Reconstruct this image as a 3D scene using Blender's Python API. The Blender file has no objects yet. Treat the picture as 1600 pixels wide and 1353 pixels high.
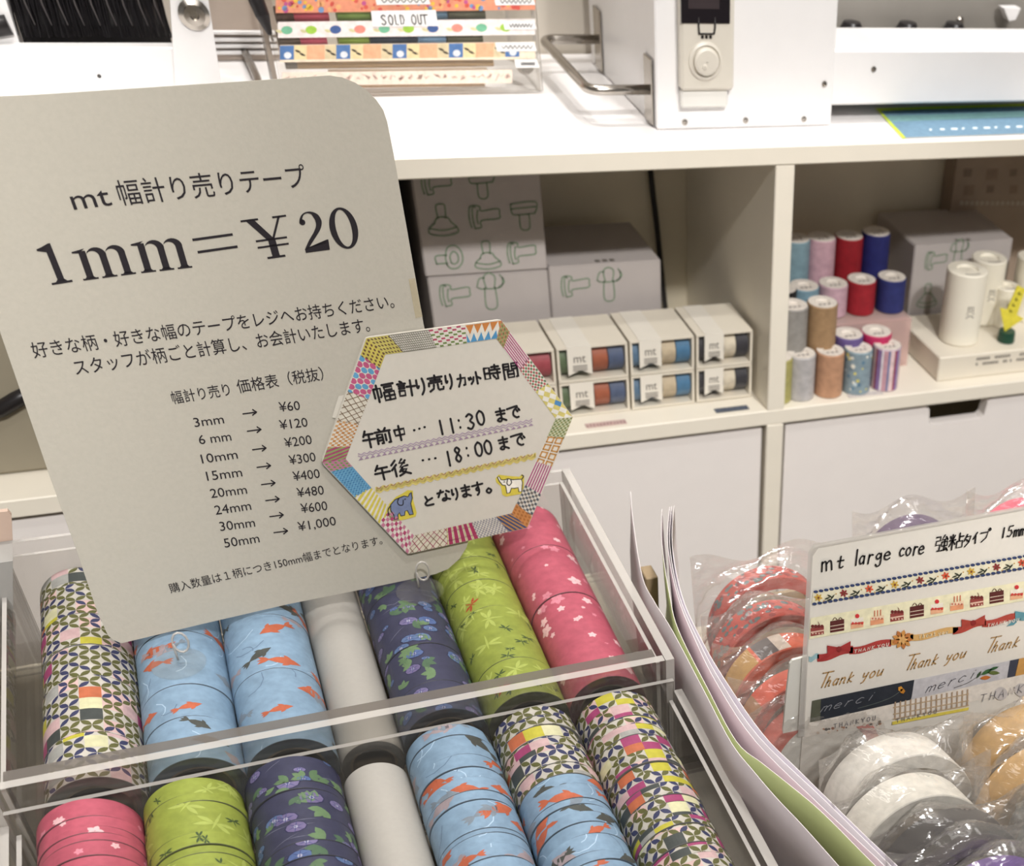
import bpy, math, random
from math import sin, cos, pi, sqrt, atan2, hypot, radians
from mathutils import Vector, Matrix

S = bpy.context.scene
COL = S.collection

# ------------------------------------------------------------------ camera
# pinhole recovered from the photograph's vanishing points (photo pixels, 1600 x 1353)
FPX, PPX, PPY = 2023.808, 1445.081, 1221.371
RC = ((0.889782, -0.442074, 0.113395),      # camera right
      (-0.225111, -0.641254, -0.733565),    # camera down
      (0.397005, 0.627187, -0.670092))      # camera forward
EYE = Vector((0.0, 0.0, 1.25))
cam_data = bpy.data.cameras.new('camera')
cam = bpy.data.objects.new('camera', cam_data)
COL.objects.link(cam)
M = Matrix(((RC[0][0], -RC[1][0], -RC[2][0], EYE.x),
            (RC[0][1], -RC[1][1], -RC[2][1], EYE.y),
            (RC[0][2], -RC[1][2], -RC[2][2], EYE.z),
            (0, 0, 0, 1)))
cam.matrix_world = M
cam_data.sensor_fit = 'HORIZONTAL'
cam_data.sensor_width = 36.0
cam_data.lens = FPX / 1600 * 36.0
cam_data.shift_x = (800 - PPX) / 1600
cam_data.shift_y = (PPY - 676.5) / 1600
cam_data.clip_start = 0.02
cam_data.clip_end = 50
cam_data.dof.use_dof = True
cam_data.dof.focus_distance = 0.645
cam_data.dof.aperture_fstop = 13.0
S.camera = cam

# ------------------------------------------------------------------ view, world, lamps
vs = S.view_settings
vs.view_transform = 'Standard'
vs.look = 'None'
vs.gamma = 1
vs.use_curve_mapping = False
vs.exposure = 0.0
S.cycles.max_bounces = 10
S.cycles.transparent_max_bounces = 40
S.cycles.use_denoising = True
S.cycles.caustics_reflective = False
S.cycles.caustics_refractive = False

W = bpy.data.worlds.new('shop_air')
S.world = W
W.use_nodes = True
W.node_tree.nodes['Background'].inputs[0].default_value = (1.0, 0.97, 0.935, 1)
W.node_tree.nodes['Background'].inputs[1].default_value = 0.22


def lamp(name, loc, size, size_y, power, color=(1, 0.975, 0.945), rot=(0, 0, 0), shape='RECTANGLE', spread=180):
    d = bpy.data.lights.new(name, 'AREA')
    d.shape = shape
    d.size = size
    d.size_y = size_y
    d.energy = power
    d.color = color
    d.spread = radians(spread)
    o = bpy.data.objects.new(name, d)
    o.location = loc
    o.rotation_euler = rot
    COL.objects.link(o)
    return o


# the shop's ceiling panels and spots, hung just under the ceiling at 2.7 m
LAMPS = [((0.35, 0.60, 2.66), 1.4, 0.30, 2.0, 0), ((-1.1, 0.75, 2.66), 0.30, 1.0, 2.2, 0),
         ((1.7, 0.6, 2.66), 0.30, 1.0, 2.2, 0), ((0.4, -0.95, 2.62), 2.0, 0.4, 9, 38)]
for loc, sx, sy, pw, tip in LAMPS:
    lamp('ceiling_panel_lamp', loc, sx, sy, pw, rot=(radians(tip), 0, 0))
for loc in [(0.0, 1.08, 2.65), (0.45, 1.08, 2.65), (0.95, 1.0, 2.65), (0.5, 0.2, 2.65)]:
    lamp('ceiling_spot_lamp', loc, 0.09, 0.09, 9.5, shape='DISK')


# added unseen spots: brighten the cabinet front, leave the trays darker
for x in (-0.45, 0.10, 0.62, 1.15):
    d = bpy.data.lights.new('added_cabinet_spot', 'SPOT')
    d.energy = 122
    d.color = (1, 0.975, 0.95)
    d.spot_size = radians(26)
    d.spot_blend = 0.6
    d.shadow_soft_size = 0.06
    o = bpy.data.objects.new('added_cabinet_spot', d)
    o.location = (x, -1.0, 2.6)
    o.rotation_euler = (Vector((x, 0.97, 0.79)) - Vector(o.location)).to_track_quat('-Z', 'Y').to_euler()
    COL.objects.link(o)


# ------------------------------------------------------------------ photo pixel -> point on a real plane
def ray(x, y):
    a, b = (x - PPX) / FPX, (y - PPY) / FPX
    return Vector([RC[0][k] * a + RC[1][k] * b + RC[2][k] for k in range(3)])


def at(x, y, ax, val):
    d = ray(x, y)
    return EYE + d * ((val - EYE[ax]) / d[ax])


class Plane:
    """a flat face: origin o, unit axes h (right) and d (down), n points away from the viewer"""
    def __init__(self, o, h, d):
        self.o, self.h, self.d = Vector(o), Vector(h).normalized(), Vector(d).normalized()
        self.n = self.h.cross(self.d).normalized()

    def ab(self, x, y):
        r = ray(x, y)
        p = EYE + r * ((self.o - EYE).dot(self.n) / r.dot(self.n)) - self.o
        return p.dot(self.h), p.dot(self.d)

    def pt(self, a, b, lift=0.0):
        return self.o + self.h * a + self.d * b - self.n * lift

    def px(self, x, y, lift=0.0):
        a, b = self.ab(x, y)
        return self.pt(a, b, lift)


# ------------------------------------------------------------------ colour and materials
def lin(v):
    v = max(0.0, min(255.0, v)) / 255.0
    return v / 12.92 if v <= 0.04045 else ((v + 0.055) / 1.055) ** 2.4


def rgb(r, g, b, k=1.0):
    return (min(1, lin(r) * k), min(1, lin(g) * k), min(1, lin(b) * k), 1.0)


def ink(r, g, b_):
    """a slightly greyed print colour"""
    m = (r + g + b_) / 3
    return rgb(*[(0.82 * q + 0.18 * m) * 0.93 for q in (r, g, b_)])


def mat(name, color=None, rough=0.5, spec=0.5, metal=0.0, noise=0.0, scale=60.0, bump=0.0, coat=0.0, attr=False, emit=None):
    m = bpy.data.materials.new(name)
    m.use_nodes = True
    nt = m.node_tree
    N, L = nt.nodes, nt.links
    b = N['Principled BSDF']
    b.inputs['Roughness'].default_value = rough
    b.inputs['Specular IOR Level'].default_value = spec
    b.inputs['Metallic'].default_value = metal
    if coat:
        b.inputs['Coat Weight'].default_value = coat
        b.inputs['Coat Roughness'].default_value = 0.1
    src = None
    if attr:
        a = N.new('ShaderNodeAttribute')
        a.attribute_name = 'Col'
        src = a.outputs['Color']
    elif color:
        b.inputs['Base Color'].default_value = color
    tc = N.new('ShaderNodeTexCoord')
    nz = N.new('ShaderNodeTexNoise')
    nz.inputs['Scale'].default_value = scale
    nz.inputs['Detail'].default_value = 5
    L.new(tc.outputs['Object'], nz.inputs['Vector'])
    if noise:
        mr = N.new('ShaderNodeMapRange')
        mr.inputs['From Min'].default_value = 0.3
        mr.inputs['From Max'].default_value = 0.7
        mr.inputs['To Min'].default_value = 1 - noise
        mr.inputs['To Max'].default_value = 1 + noise
        L.new(nz.outputs['Fac'], mr.inputs['Value'])
        mx = N.new('ShaderNodeMix')
        mx.data_type = 'RGBA'
        mx.blend_type = 'MULTIPLY'
        mx.inputs[0].default_value = 1
        if src:
            L.new(src, mx.inputs[6])
        else:
            mx.inputs[6].default_value = color
        L.new(mr.outputs['Result'], mx.inputs[7])
        src = mx.outputs[2]
    if src:
        L.new(src, b.inputs['Base Color'])
    if bump:
        bp = N.new('ShaderNodeBump')
        bp.inputs['Strength'].default_value = bump
        bp.inputs['Distance'].default_value = 0.001
        L.new(nz.outputs['Fac'], bp.inputs['Height'])
        L.new(bp.outputs['Normal'], b.inputs['Normal'])
    if emit:
        b.inputs['Emission Color'].default_value = emit
        b.inputs['Emission Strength'].default_value = 1.0
    return m


def clear_mat(name, tint, rough, ior, milk=0.0, milk_color=(0.8, 0.78, 0.75, 1), bump=0.0, bump_scale=200.0, stretch=(1, 1, 1), floor_=0.0):
    """thin clear plastic sheet: see-through with a sharp reflection that grows at grazing angles"""
    m = bpy.data.materials.new(name)
    m.use_nodes = True
    nt = m.node_tree
    N, L = nt.nodes, nt.links
    N.remove(N['Principled BSDF'])
    out = N['Material Output']
    tr = N.new('ShaderNodeBsdfTransparent')
    tr.inputs[0].default_value = tint
    gl = N.new('ShaderNodeBsdfGlossy')
    gl.inputs['Roughness'].default_value = rough
    gl.inputs[0].default_value = (1, 1, 1, 1)
    fr = N.new('ShaderNodeLayerWeight')          # two-sided Schlick reflectance
    fr.inputs['Blend'].default_value = 0.5
    f0 = ((ior - 1) / (ior + 1)) ** 2
    pw = N.new('ShaderNodeMath')
    pw.operation = 'POWER'
    pw.inputs[1].default_value = 5
    L.new(fr.outputs['Facing'], pw.inputs[0])
    sc = N.new('ShaderNodeMath')
    sc.operation = 'MULTIPLY_ADD'
    sc.inputs[1].default_value = 0.75 * (1 - f0)
    sc.inputs[2].default_value = f0
    L.new(pw.outputs[0], sc.inputs[0])
    mx = N.new('ShaderNodeMixShader')
    fac = sc.outputs[0]
    if floor_:
        ma = N.new('ShaderNodeMath')
        ma.operation = 'ADD'
        ma.use_clamp = True
        ma.inputs[1].default_value = floor_
        L.new(fac, ma.inputs[0])
        fac = ma.outputs[0]
    L.new(fac, mx.inputs[0])
    L.new(tr.outputs[0], mx.inputs[1])
    L.new(gl.outputs[0], mx.inputs[2])
    last = mx.outputs[0]
    if milk:
        df = N.new('ShaderNodeBsdfDiffuse')
        df.inputs[0].default_value = milk_color
        m2 = N.new('ShaderNodeMixShader')
        m2.inputs[0].default_value = milk
        L.new(last, m2.inputs[1])
        L.new(df.outputs[0], m2.inputs[2])
        last = m2.outputs[0]
    if bump:
        tc = N.new('ShaderNodeTexCoord')
        mp = N.new('ShaderNodeMapping')
        mp.inputs['Scale'].default_value = stretch
        nz = N.new('ShaderNodeTexNoise')
        nz.inputs['Scale'].default_value = bump_scale
        nz.inputs['Detail'].default_value = 3
        bp = N.new('ShaderNodeBump')
        bp.inputs['Strength'].default_value = bump
        bp.inputs['Distance'].default_value = 0.002
        L.new(tc.outputs['Object'], mp.inputs[0])
        L.new(mp.outputs[0], nz.inputs['Vector'])
        L.new(nz.outputs['Fac'], bp.inputs['Height'])
        L.new(bp.outputs['Normal'], gl.inputs['Normal'])
        L.new(bp.outputs['Normal'], fr.inputs['Normal'])
    L.new(last, out.inputs['Surface'])
    return m


PRINT = mat('printed_paper', rough=0.55, spec=0.25, noise=0.10, scale=260, attr=True)
WASHI = mat('washi_paper', rough=0.5, spec=0.3, noise=0.13, scale=190, attr=True)
WASHI_PLAIN = mat('plain_washi_paper', rough=0.5, spec=0.3, noise=0.02, scale=420, attr=True)
PLAIN = mat('painted_parts', rough=0.45, spec=0.35, noise=0.03, scale=90, attr=True)
GLOSSY = mat('glossy_parts', rough=0.18, spec=0.5, noise=0.02, scale=90, attr=True)
INK = mat('printing_ink', color=rgb(38, 34, 38), rough=0.6, spec=0.2, noise=0.1, scale=900)
MARKER = mat('marker_ink', color=rgb(40, 38, 40), rough=0.6, spec=0.2, noise=0.15, scale=700)
CARD = mat('matt_card', color=rgb(179, 174, 162), rough=0.62, spec=0.3, noise=0.025, scale=500, bump=0.12)
WHITE_CARD = mat('white_card', color=rgb(203, 198, 187), rough=0.5, spec=0.3, noise=0.02, scale=300)
COUNTER = mat('white_worktop', color=rgb(238, 235, 234), rough=0.16, spec=0.5, noise=0.01, scale=40)
CABINET = mat('white_cabinet_board', color=rgb(233, 226, 211), rough=0.38, spec=0.4, noise=0.012, scale=50)
DRAWER = mat('white_drawer_board', color=rgb(234, 228, 224), rough=0.4, spec=0.4, noise=0.01, scale=50)
ENAMEL = mat('white_enamel', color=rgb(224, 222, 221), rough=0.28, spec=0.5, noise=0.01, scale=60)
STEEL = mat('polished_steel', color=rgb(176, 170, 162), rough=0.24, metal=1.0, noise=0.05, scale=300)
DARK = mat('dark_plastic', color=rgb(30, 27, 28), rough=0.35, spec=0.4, noise=0.1, scale=200)
ACRYLIC = clear_mat('clear_acrylic', (0.95, 0.945, 0.935, 1), 0.02, 1.45, milk=0.015)
ACRYLIC_EDGE = clear_mat('acrylic_cut_edge', (0.80, 0.785, 0.76, 1), 0.12, 1.5, milk=0.58, milk_color=(0.62, 0.59, 0.555, 1), floor_=0.05)
FILM = clear_mat('clear_film', (0.97, 0.965, 0.96, 1), 0.11, 1.5, milk=0.10, milk_color=(0.70, 0.66, 0.61, 1), bump=0.7, bump_scale=60, stretch=(0.35, 1.0, 3.2), floor_=0.08)


REFRACTED_DARK_EDGE = clear_mat('acrylic_painted_dark_edge', (0.28, 0.26, 0.24, 1), 0.15, 1.5, milk=0.5, milk_color=(0.24, 0.215, 0.195, 1))  # darkness refracted through the cut edge, painted in as a dark tint


# ------------------------------------------------------------------ mesh building
class MB:
    def __init__(self):
        self.v, self.f, self.m, self.c, self.s = [], [], [], [], []

    def face(self, idx, m=0, c=(0.5, 0.5, 0.5, 1), s=False):
        self.f.append(tuple(idx))
        self.m.append(m)
        self.c.append(c)
        self.s.append(s)

    def poly(self, pts, m=0, c=(0.5, 0.5, 0.5, 1), s=False):
        n = len(self.v)
        self.v += [tuple(p) for p in pts]
        self.face(range(n, n + len(pts)), m, c, s)

    def box(self, x0, x1, y0, y1, z0, z1, m=0, c=(0.5, 0.5, 0.5, 1), bev=0.0, edge=None):
        self.obox(Vector(((x0 + x1) / 2, (y0 + y1) / 2, (z0 + z1) / 2)), (1, 0, 0), (0, 1, 0), (0, 0, 1),
                  x1 - x0, y1 - y0, z1 - z0, m, c, bev, edge)

    def obox(self, o, ax, ay, az, sx, sy, sz, m=0, c=(0.5, 0.5, 0.5, 1), bev=0.0, edge=None):
        """box about centre o; bev cuts all edges at 45 degrees; edge = slot for the narrow faces"""
        o, ax, ay, az = Vector(o), Vector(ax), Vector(ay), Vector(az)
        hs = (sx / 2, sy / 2, sz / 2)
        A = (ax, ay, az)
        b = min(bev, 0.45 * min(sx, sy, sz))
        thin = min(range(3), key=lambda k: hs[k])
        if b <= 0:
            n = len(self.v)
            for k in range(8):
                self.v.append(tuple(o + ax * hs[0] * (1 if k & 1 else -1) + ay * hs[1] * (1 if k & 2 else -1) + az * hs[2] * (1 if k & 4 else -1)))
            for axis, q in ((0, (0, 4, 6, 2)), (0, (1, 3, 7, 5)), (1, (0, 1, 5, 4)), (1, (2, 6, 7, 3)), (2, (0, 2, 3, 1)), (2, (4, 5, 7, 6))):
                self.face([n + i for i in q], edge if (edge is not None and axis != thin) else m, c)
            return
        idx = {}
        for k in range(8):
            sg = [1 if k & (1 << j) else -1 for j in range(3)]
            for j in range(3):
                p = o.copy()
                for t in range(3):
                    p += A[t] * sg[t] * (hs[t] - (0 if t == j else b))
                idx[(k, j)] = len(self.v)
                self.v.append(tuple(p))
        quads = {0: ((0, 4, 6, 2), (1, 3, 7, 5)), 1: ((0, 1, 5, 4), (2, 6, 7, 3)), 2: ((0, 2, 3, 1), (4, 5, 7, 6))}
        for j in range(3):
            for q in quads[j]:
                self.face([idx[(k, j)] for k in q], edge if (edge is not None and j != thin) else m, c)
        for j in range(3):
            a, bb = [t for t in range(3) if t != j]
            for sa in (0, 1):
                for sb in (0, 1):
                    k0 = (sa << a) | (sb << bb)
                    k1 = k0 | (1 << j)
                    self.face((idx[(k0, a)], idx[(k1, a)], idx[(k1, bb)], idx[(k0, bb)]), edge if edge is not None else m, c)
        for k in range(8):
            self.face((idx[(k, 0)], idx[(k, 1)], idx[(k, 2)]), edge if edge is not None else m, c)

    def lathe(self, o, axis, prof, seg=32, m=0, c=(0.5, 0.5, 0.5, 1), cols=None, s=True, a0=0.0, a1=2 * pi, mats=None):
        """prof: list of (radius, height along axis); separate rings per band so edges stay crisp"""
        o, az = Vector(o), Vector(axis).normalized()
        t = Vector((0, 0, 1)) if abs(az.z) < 0.9 else Vector((0, 1, 0))
        ax = t.cross(az).normalized()
        ay = az.cross(ax)
        full = abs(a1 - a0 - 2 * pi) < 1e-6
        n = seg if full else seg + 1
        for k in range(len(prof) - 1):
            b0 = len(self.v)
            for r, h in (prof[k], prof[k + 1]):
                for i in range(n):
                    a = a0 + (a1 - a0) * i / seg
                    self.v.append(tuple(o + az * h + (ax * cos(a) + ay * sin(a)) * r))
            cc = cols[k] if cols else c
            for i in range(seg):
                j = (i + 1) % n
                self.face((b0 + i, b0 + j, b0 + n + j, b0 + n + i), mats[k] if mats else m, cc, s)

    def tube(self, pts, r, seg=10, m=0, c=(0.5, 0.5, 0.5, 1), caps=True, flat=None):
        pts = [Vector(p) for p in pts]
        rr = r if isinstance(r, (list, tuple)) else [r] * len(pts)
        rings = []
        up = None
        for i, p in enumerate(pts):
            t = (pts[min(i + 1, len(pts) - 1)] - pts[max(i - 1, 0)]).normalized()
            if up is None:
                up = Vector((0, 0, 1)) if abs(t.z) < 0.9 else Vector((1, 0, 0))
            ax = t.cross(up).normalized()
            ay = ax.cross(t).normalized()
            up = ay
            b = len(self.v)
            for k in range(seg):
                a = 2 * pi * k / seg
                self.v.append(tuple(p + (ax * cos(a) + ay * sin(a) * (flat or 1)) * rr[i]))
            rings.append(b)
        for i in range(len(pts) - 1):
            for k in range(seg):
                k2 = (k + 1) % seg
                self.face((rings[i] + k, rings[i] + k2, rings[i + 1] + k2, rings[i + 1] + k), m, c, True)
        if caps:
            self.face([rings[0] + k for k in range(seg)][::-1], m, c)
            self.face([rings[-1] + k for k in range(seg)], m, c)

    def slab(self, outline, thick, off=Vector((0, 0, 0)), m=0, c=(0.5, 0.5, 0.5, 1), me=None, ce=None):
        """closed flat outline (3D points) extruded by the vector thick"""
        n = len(outline)
        b = len(self.v)
        T = Vector(thick)
        for p in outline:
            self.v.append(tuple(Vector(p) + off))
        for p in outline:
            self.v.append(tuple(Vector(p) + off + T))
        self.face(range(b, b + n), m, c)
        self.face(range(b + 2 * n - 1, b + n - 1, -1), m, c)
        for i in range(n):
            j = (i + 1) % n
            self.face((b + i, b + n + i, b + n + j, b + j), m if me is None else me, ce or c)

    def grid(self, fn, nu, nv, m=0, c=(0.5, 0.5, 0.5, 1), s=True):
        b = len(self.v)
        for j in range(nv + 1):
            for i in range(nu + 1):
                self.v.append(tuple(fn(i / nu, j / nv)))
        for j in range(nv):
            for i in range(nu):
                k = b + j * (nu + 1) + i
                self.face((k, k + 1, k + nu + 2, k + nu + 1), m, c, s)

    def build(self, name, mats, parent=None, loc=None):
        base = Vector(loc) if loc is not None else (Vector(parent['_at']) if parent is not None and '_at' in parent else Vector((0, 0, 0)))
        if parent is None and loc is None and self.v:
            xs, ys, zs = zip(*self.v)
            base = Vector(((min(xs) + max(xs)) / 2, (min(ys) + max(ys)) / 2, min(zs)))
        me = bpy.data.meshes.new(name)
        me.from_pydata([(x - base.x, y - base.y, z - base.z) for x, y, z in self.v], [], self.f)
        for mm in (mats if isinstance(mats, (list, tuple)) else [mats]):
            me.materials.append(mm)
        me.polygons.foreach_set('material_index', self.m)
        me.polygons.foreach_set('use_smooth', self.s)
        ca = me.color_attributes.new('Col', 'FLOAT_COLOR', 'CORNER')
        buf = []
        for f, c in zip(self.f, self.c):
            buf += list(c) * len(f)
        ca.data.foreach_set('color', buf)
        me.update()
        o = bpy.data.objects.new(name, me)
        COL.objects.link(o)
        if parent is not None:
            o.parent = parent
            o['_at'] = tuple(base)
        else:
            o.location = base
            o['_at'] = tuple(base)
        return o


def tag(o, label, cat, group=None, kind=None):
    if label:
        o['label'] = label
    if cat:
        o['category'] = cat
    if group:
        o['group'] = group
    if kind:
        o['kind'] = kind
    return o


def thing(name, label, cat, loc, group=None):
    o = bpy.data.objects.new(name, None)
    o.empty_display_size = 0.01
    COL.objects.link(o)
    o.location = loc
    o['_at'] = tuple(loc)
    return tag(o, label, cat, group)


# ------------------------------------------------------------------ flat print: polygons, strokes and type on a plane
def clip(poly, k, lim, keep_less):
    out = []
    n = len(poly)
    for i in range(n):
        p, q = poly[i], poly[(i + 1) % n]
        dp = (lim - p[k]) if keep_less else (p[k] - lim)
        dq = (lim - q[k]) if keep_less else (q[k] - lim)
        if dp >= 0:
            out.append(p)
        if (dp >= 0) != (dq >= 0):
            t = dp / (dp - dq)
            out.append((p[0] + (q[0] - p[0]) * t, p[1] + (q[1] - p[1]) * t))
    return out


def clip_rect(poly, x0, x1, y0, y1):
    for k, lim, less in ((0, x0, False), (0, x1, True), (1, y0, False), (1, y1, True)):
        if len(poly) < 3:
            return []
        poly = clip(poly, k, lim, less)
    return poly if len(poly) >= 3 else []


def smooth_line(p, n=5):
    if len(p) < 3:
        return p
    out = []
    for i in range(len(p) - 1):
        a, b, c, d = p[max(i - 1, 0)], p[i], p[i + 1], p[min(i + 2, len(p) - 1)]
        for k in range(n):
            t = k / n
            out.append(tuple(0.5 * (2 * b[j] + (c[j] - a[j]) * t + (2 * a[j] - 5 * b[j] + 4 * c[j] - d[j]) * t * t + (3 * b[j] - a[j] - 3 * c[j] + d[j]) * t ** 3) for j in (0, 1)))
    out.append(p[-1])
    return out


def stroke(mb, pts, w, fn, m=0, c=(0, 0, 0, 1), smooth=True, taper=False):
    """pts in 2D metres; fn maps 2D -> 3D; a round-ended pen line of width w"""
    p = smooth_line(pts) if smooth else list(pts)
    n = len(p)
    L, R = [], []
    for i in range(n):
        q0, q1 = p[max(i - 1, 0)], p[min(i + 1, n - 1)]
        dx, dy = q1[0] - q0[0], q1[1] - q0[1]
        l = hypot(dx, dy) or 1e-9
        ww = w / 2 * ((0.35 + 0.65 * sin(pi * (0.1 + 0.8 * i / max(1, n - 1)))) if taper else 1)
        nx, ny = -dy / l * ww, dx / l * ww
        L.append((p[i][0] + nx, p[i][1] + ny))
        R.append((p[i][0] - nx, p[i][1] - ny))
    b = len(mb.v)
    for a, bb in zip(L, R):
        mb.v.append(tuple(fn(*a)))
        mb.v.append(tuple(fn(*bb)))
    for i in range(n - 1):
        mb.face((b + 2 * i, b + 2 * i + 1, b + 2 * i + 3, b + 2 * i + 2), m, c)
    if not taper:
        for e in (0, n - 1):
            mb.poly([fn(p[e][0] + cos(2 * pi * k / 10) * w / 2, p[e][1] + sin(2 * pi * k / 10) * w / 2) for k in range(10)], m, c)


_glyph_cache = {}


def type_polys(s):
    """the outline of a line of type in Blender's own built-in font, as faces in a unit box"""
    if s not in _glyph_cache:
        cu = bpy.data.curves.new('type', 'FONT')
        cu.body = s
        cu.resolution_u = 3
        o = bpy.data.objects.new('type', cu)
        COL.objects.link(o)
        dg = bpy.context.evaluated_depsgraph_get()
        me = bpy.data.meshes.new_from_object(o.evaluated_get(dg))
        V = [v.co.copy() for v in me.vertices]
        F = [tuple(p.vertices) for p in me.polygons]
        bpy.data.objects.remove(o)
        bpy.data.curves.remove(cu)
        bpy.data.meshes.remove(me)
        xs, ys = [v.x for v in V], [v.y for v in V]
        x0, x1, y0, y1 = min(xs), max(xs), min(ys), max(ys)
        _glyph_cache[s] = ([((v.x - x0) / (x1 - x0), (v.y - y0) / (y1 - y0)) for v in V], F)
    return _glyph_cache[s]


def set_type(mb, pl, s, L, R, hpx, lift=0.0003, m=0, c=(0, 0, 0, 1)):
    """type s with its lower left and lower right corners at photo pixels L and R on plane pl, hpx tall"""
    V, F = type_polys(s)
    a0, b0 = pl.ab(*L)
    a1, b1 = pl.ab(*R)
    t, u = pl.ab(L[0], L[1] - hpx)
    e = Vector((a1 - a0, b1 - b0))
    nn = Vector((e.y, -e.x)).normalized()
    H = abs((Vector((t - a0, u - b0))).dot(nn))
    b = len(mb.v)
    for x, y in V:
        mb.v.append(tuple(pl.pt(a0 + e.x * x + nn.x * H * y, b0 + e.y * x + nn.y * H * y, lift)))
    for f in F:
        mb.face([b + i for i in f], m, c)


ORD = ['first', 'second', 'third', 'fourth', 'fifth', 'sixth', 'seventh', 'eighth', 'ninth', 'tenth', 'eleventh', 'twelfth',
       'thirteenth', 'fourteenth', 'fifteenth', 'sixteenth', 'seventeenth', 'eighteenth', 'nineteenth', 'twentieth']
# ------------------------------------------------------------------ the setting
Z_TABLE, Z_COUNTER, Z_SHELF = 0.745, 0.941, 0.729
WALL = mat('wall_paint', color=rgb(190, 182, 170), rough=0.7, noise=0.02, scale=30)
FLOOR = mat('floor_vinyl', color=rgb(150, 140, 128), rough=0.5, noise=0.08, scale=12)


def structure(name, mb, m):
    o = mb.build(name, m)
    o['kind'] = 'structure'
    return o


b = MB()
b.box(-4, 4, -4, 1.30, -0.1, 0)
structure('floor', b, FLOOR)
b = MB()
b.box(-4, 4, 1.19, 1.30, 0, 2.7)
structure('wall_back', b, WALL)
b = MB()
b.box(-4, 4, -4, 1.30, 2.7, 2.8)
structure('ceiling', b, WALL)

# ------------------------------------------------------------------ cabinet, worktop, display table
cab = thing('storage_cabinet', 'white open-front storage cabinet with cubby shelves and drawers under the white worktop', 'cabinet', (0.3, 1.05, 0.0))
YF, YB = 0.952, 1.16
b = MB()
b.box(-0.62, 1.05, YB, YB + 0.012, 0.06, Z_COUNTER - 0.014)
b.build('back_panel', mat('cabinet_back_board', color=rgb(224, 215, 194), rough=.5, noise=.012, scale=50), cab)
b = MB()
b.box(-0.62, 1.05, 0.9505, YB, Z_SHELF - 0.0135, Z_SHELF, bev=0.0008)
b.build('shelf', CABINET, cab)
for x0, x1 in ((-0.62, -0.605), (-0.005, 0.010), (0.3885, 0.4040), (0.80, 0.815), (1.035, 1.05)):
    for z0, z1 in ((Z_SHELF, Z_COUNTER - 0.0142), (0.06, Z_SHELF - 0.0137)):
        b = MB()
        b.box(x0, x1, 0.9505, YB, z0, z1, bev=0.0008)
        b.build('divider', CABINET, cab)
for k, (x0, x1, notch) in enumerate(((-0.602, -0.008, None), (0.013, 0.3855, None), (0.4075, 0.797, (0.545, 0.600)))):
    zt, zb = Z_SHELF - 0.0135 - 0.0045, Z_SHELF - 0.25
    y0, y1 = 0.955, 0.967
    if notch:
        n0, n1 = at(1453, 645, 1, y0).x, at(1541, 632, 1, y0).x
        nz = at(1500, 658, 1, y0).z
        out = [(x0, zb), (x1, zb), (x1, zt), (n1 + .004, zt), (n1 + .001, zt - .0015), (n1 - 0.0005, nz + 0.003), (n1 - 0.004, nz), (n0 + 0.004, nz), (n0 + .0005, nz + 0.003), (n0 - .001, zt - .0015), (n0 - .004, zt), (x0, zt)]
    else:
        out = [(x0, zb), (x1, zb), (x1, zt), (x0, zt)]
    b = MB()
    b.slab([(x, y0, z) for x, z in out], (0, y1 - y0, 0))
    b.box(x0 + .003, x1 - .003, y1, y1 + .15, zb + .004, zb + .010)
    b.build('drawer', DRAWER, cab)
b = MB()
b.box(-0.62, 1.05, 1.00, YB, 0.0, 0.06)
b.build('plinth', CABINET, cab)

b = MB()
b.box(-0.66, 1.10, 0.9495, 1.186, Z_COUNTER - 0.014, Z_COUNTER, bev=0.001, edge=1)
tag(b.build('worktop', [COUNTER, CABINET]), 'long white glossy worktop lying on top of the storage cabinet', 'worktop')

tab = thing('display_table', 'white display table carrying the clear tape trays and the bin of wrapped rolls', 'table', (0.1, 0.4, 0.0))
b = MB()
b.slab([(-0.62, .02, Z_TABLE), (.62, .02, Z_TABLE), (.62, .655, Z_TABLE), (.176, .655, Z_TABLE), (.176, .7335, Z_TABLE), (-.62, .7335, Z_TABLE)], (0, 0, -.03))
b.build('table_top', CABINET, tab)
for x in (-0.58, 0.56):
    for y in (0.05, 0.61):
        b = MB()
        b.box(x, x + 0.03, y, y + 0.03, 0, Z_TABLE - 0.03)
        b.build('leg', CABINET, tab)
# ------------------------------------------------------------------ clear acrylic trays
def sheet(b, x0, x1, y0, y1, z0, z1):
    b.box(x0, x1, y0, y1, z0, z1, m=0, edge=1)


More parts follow.
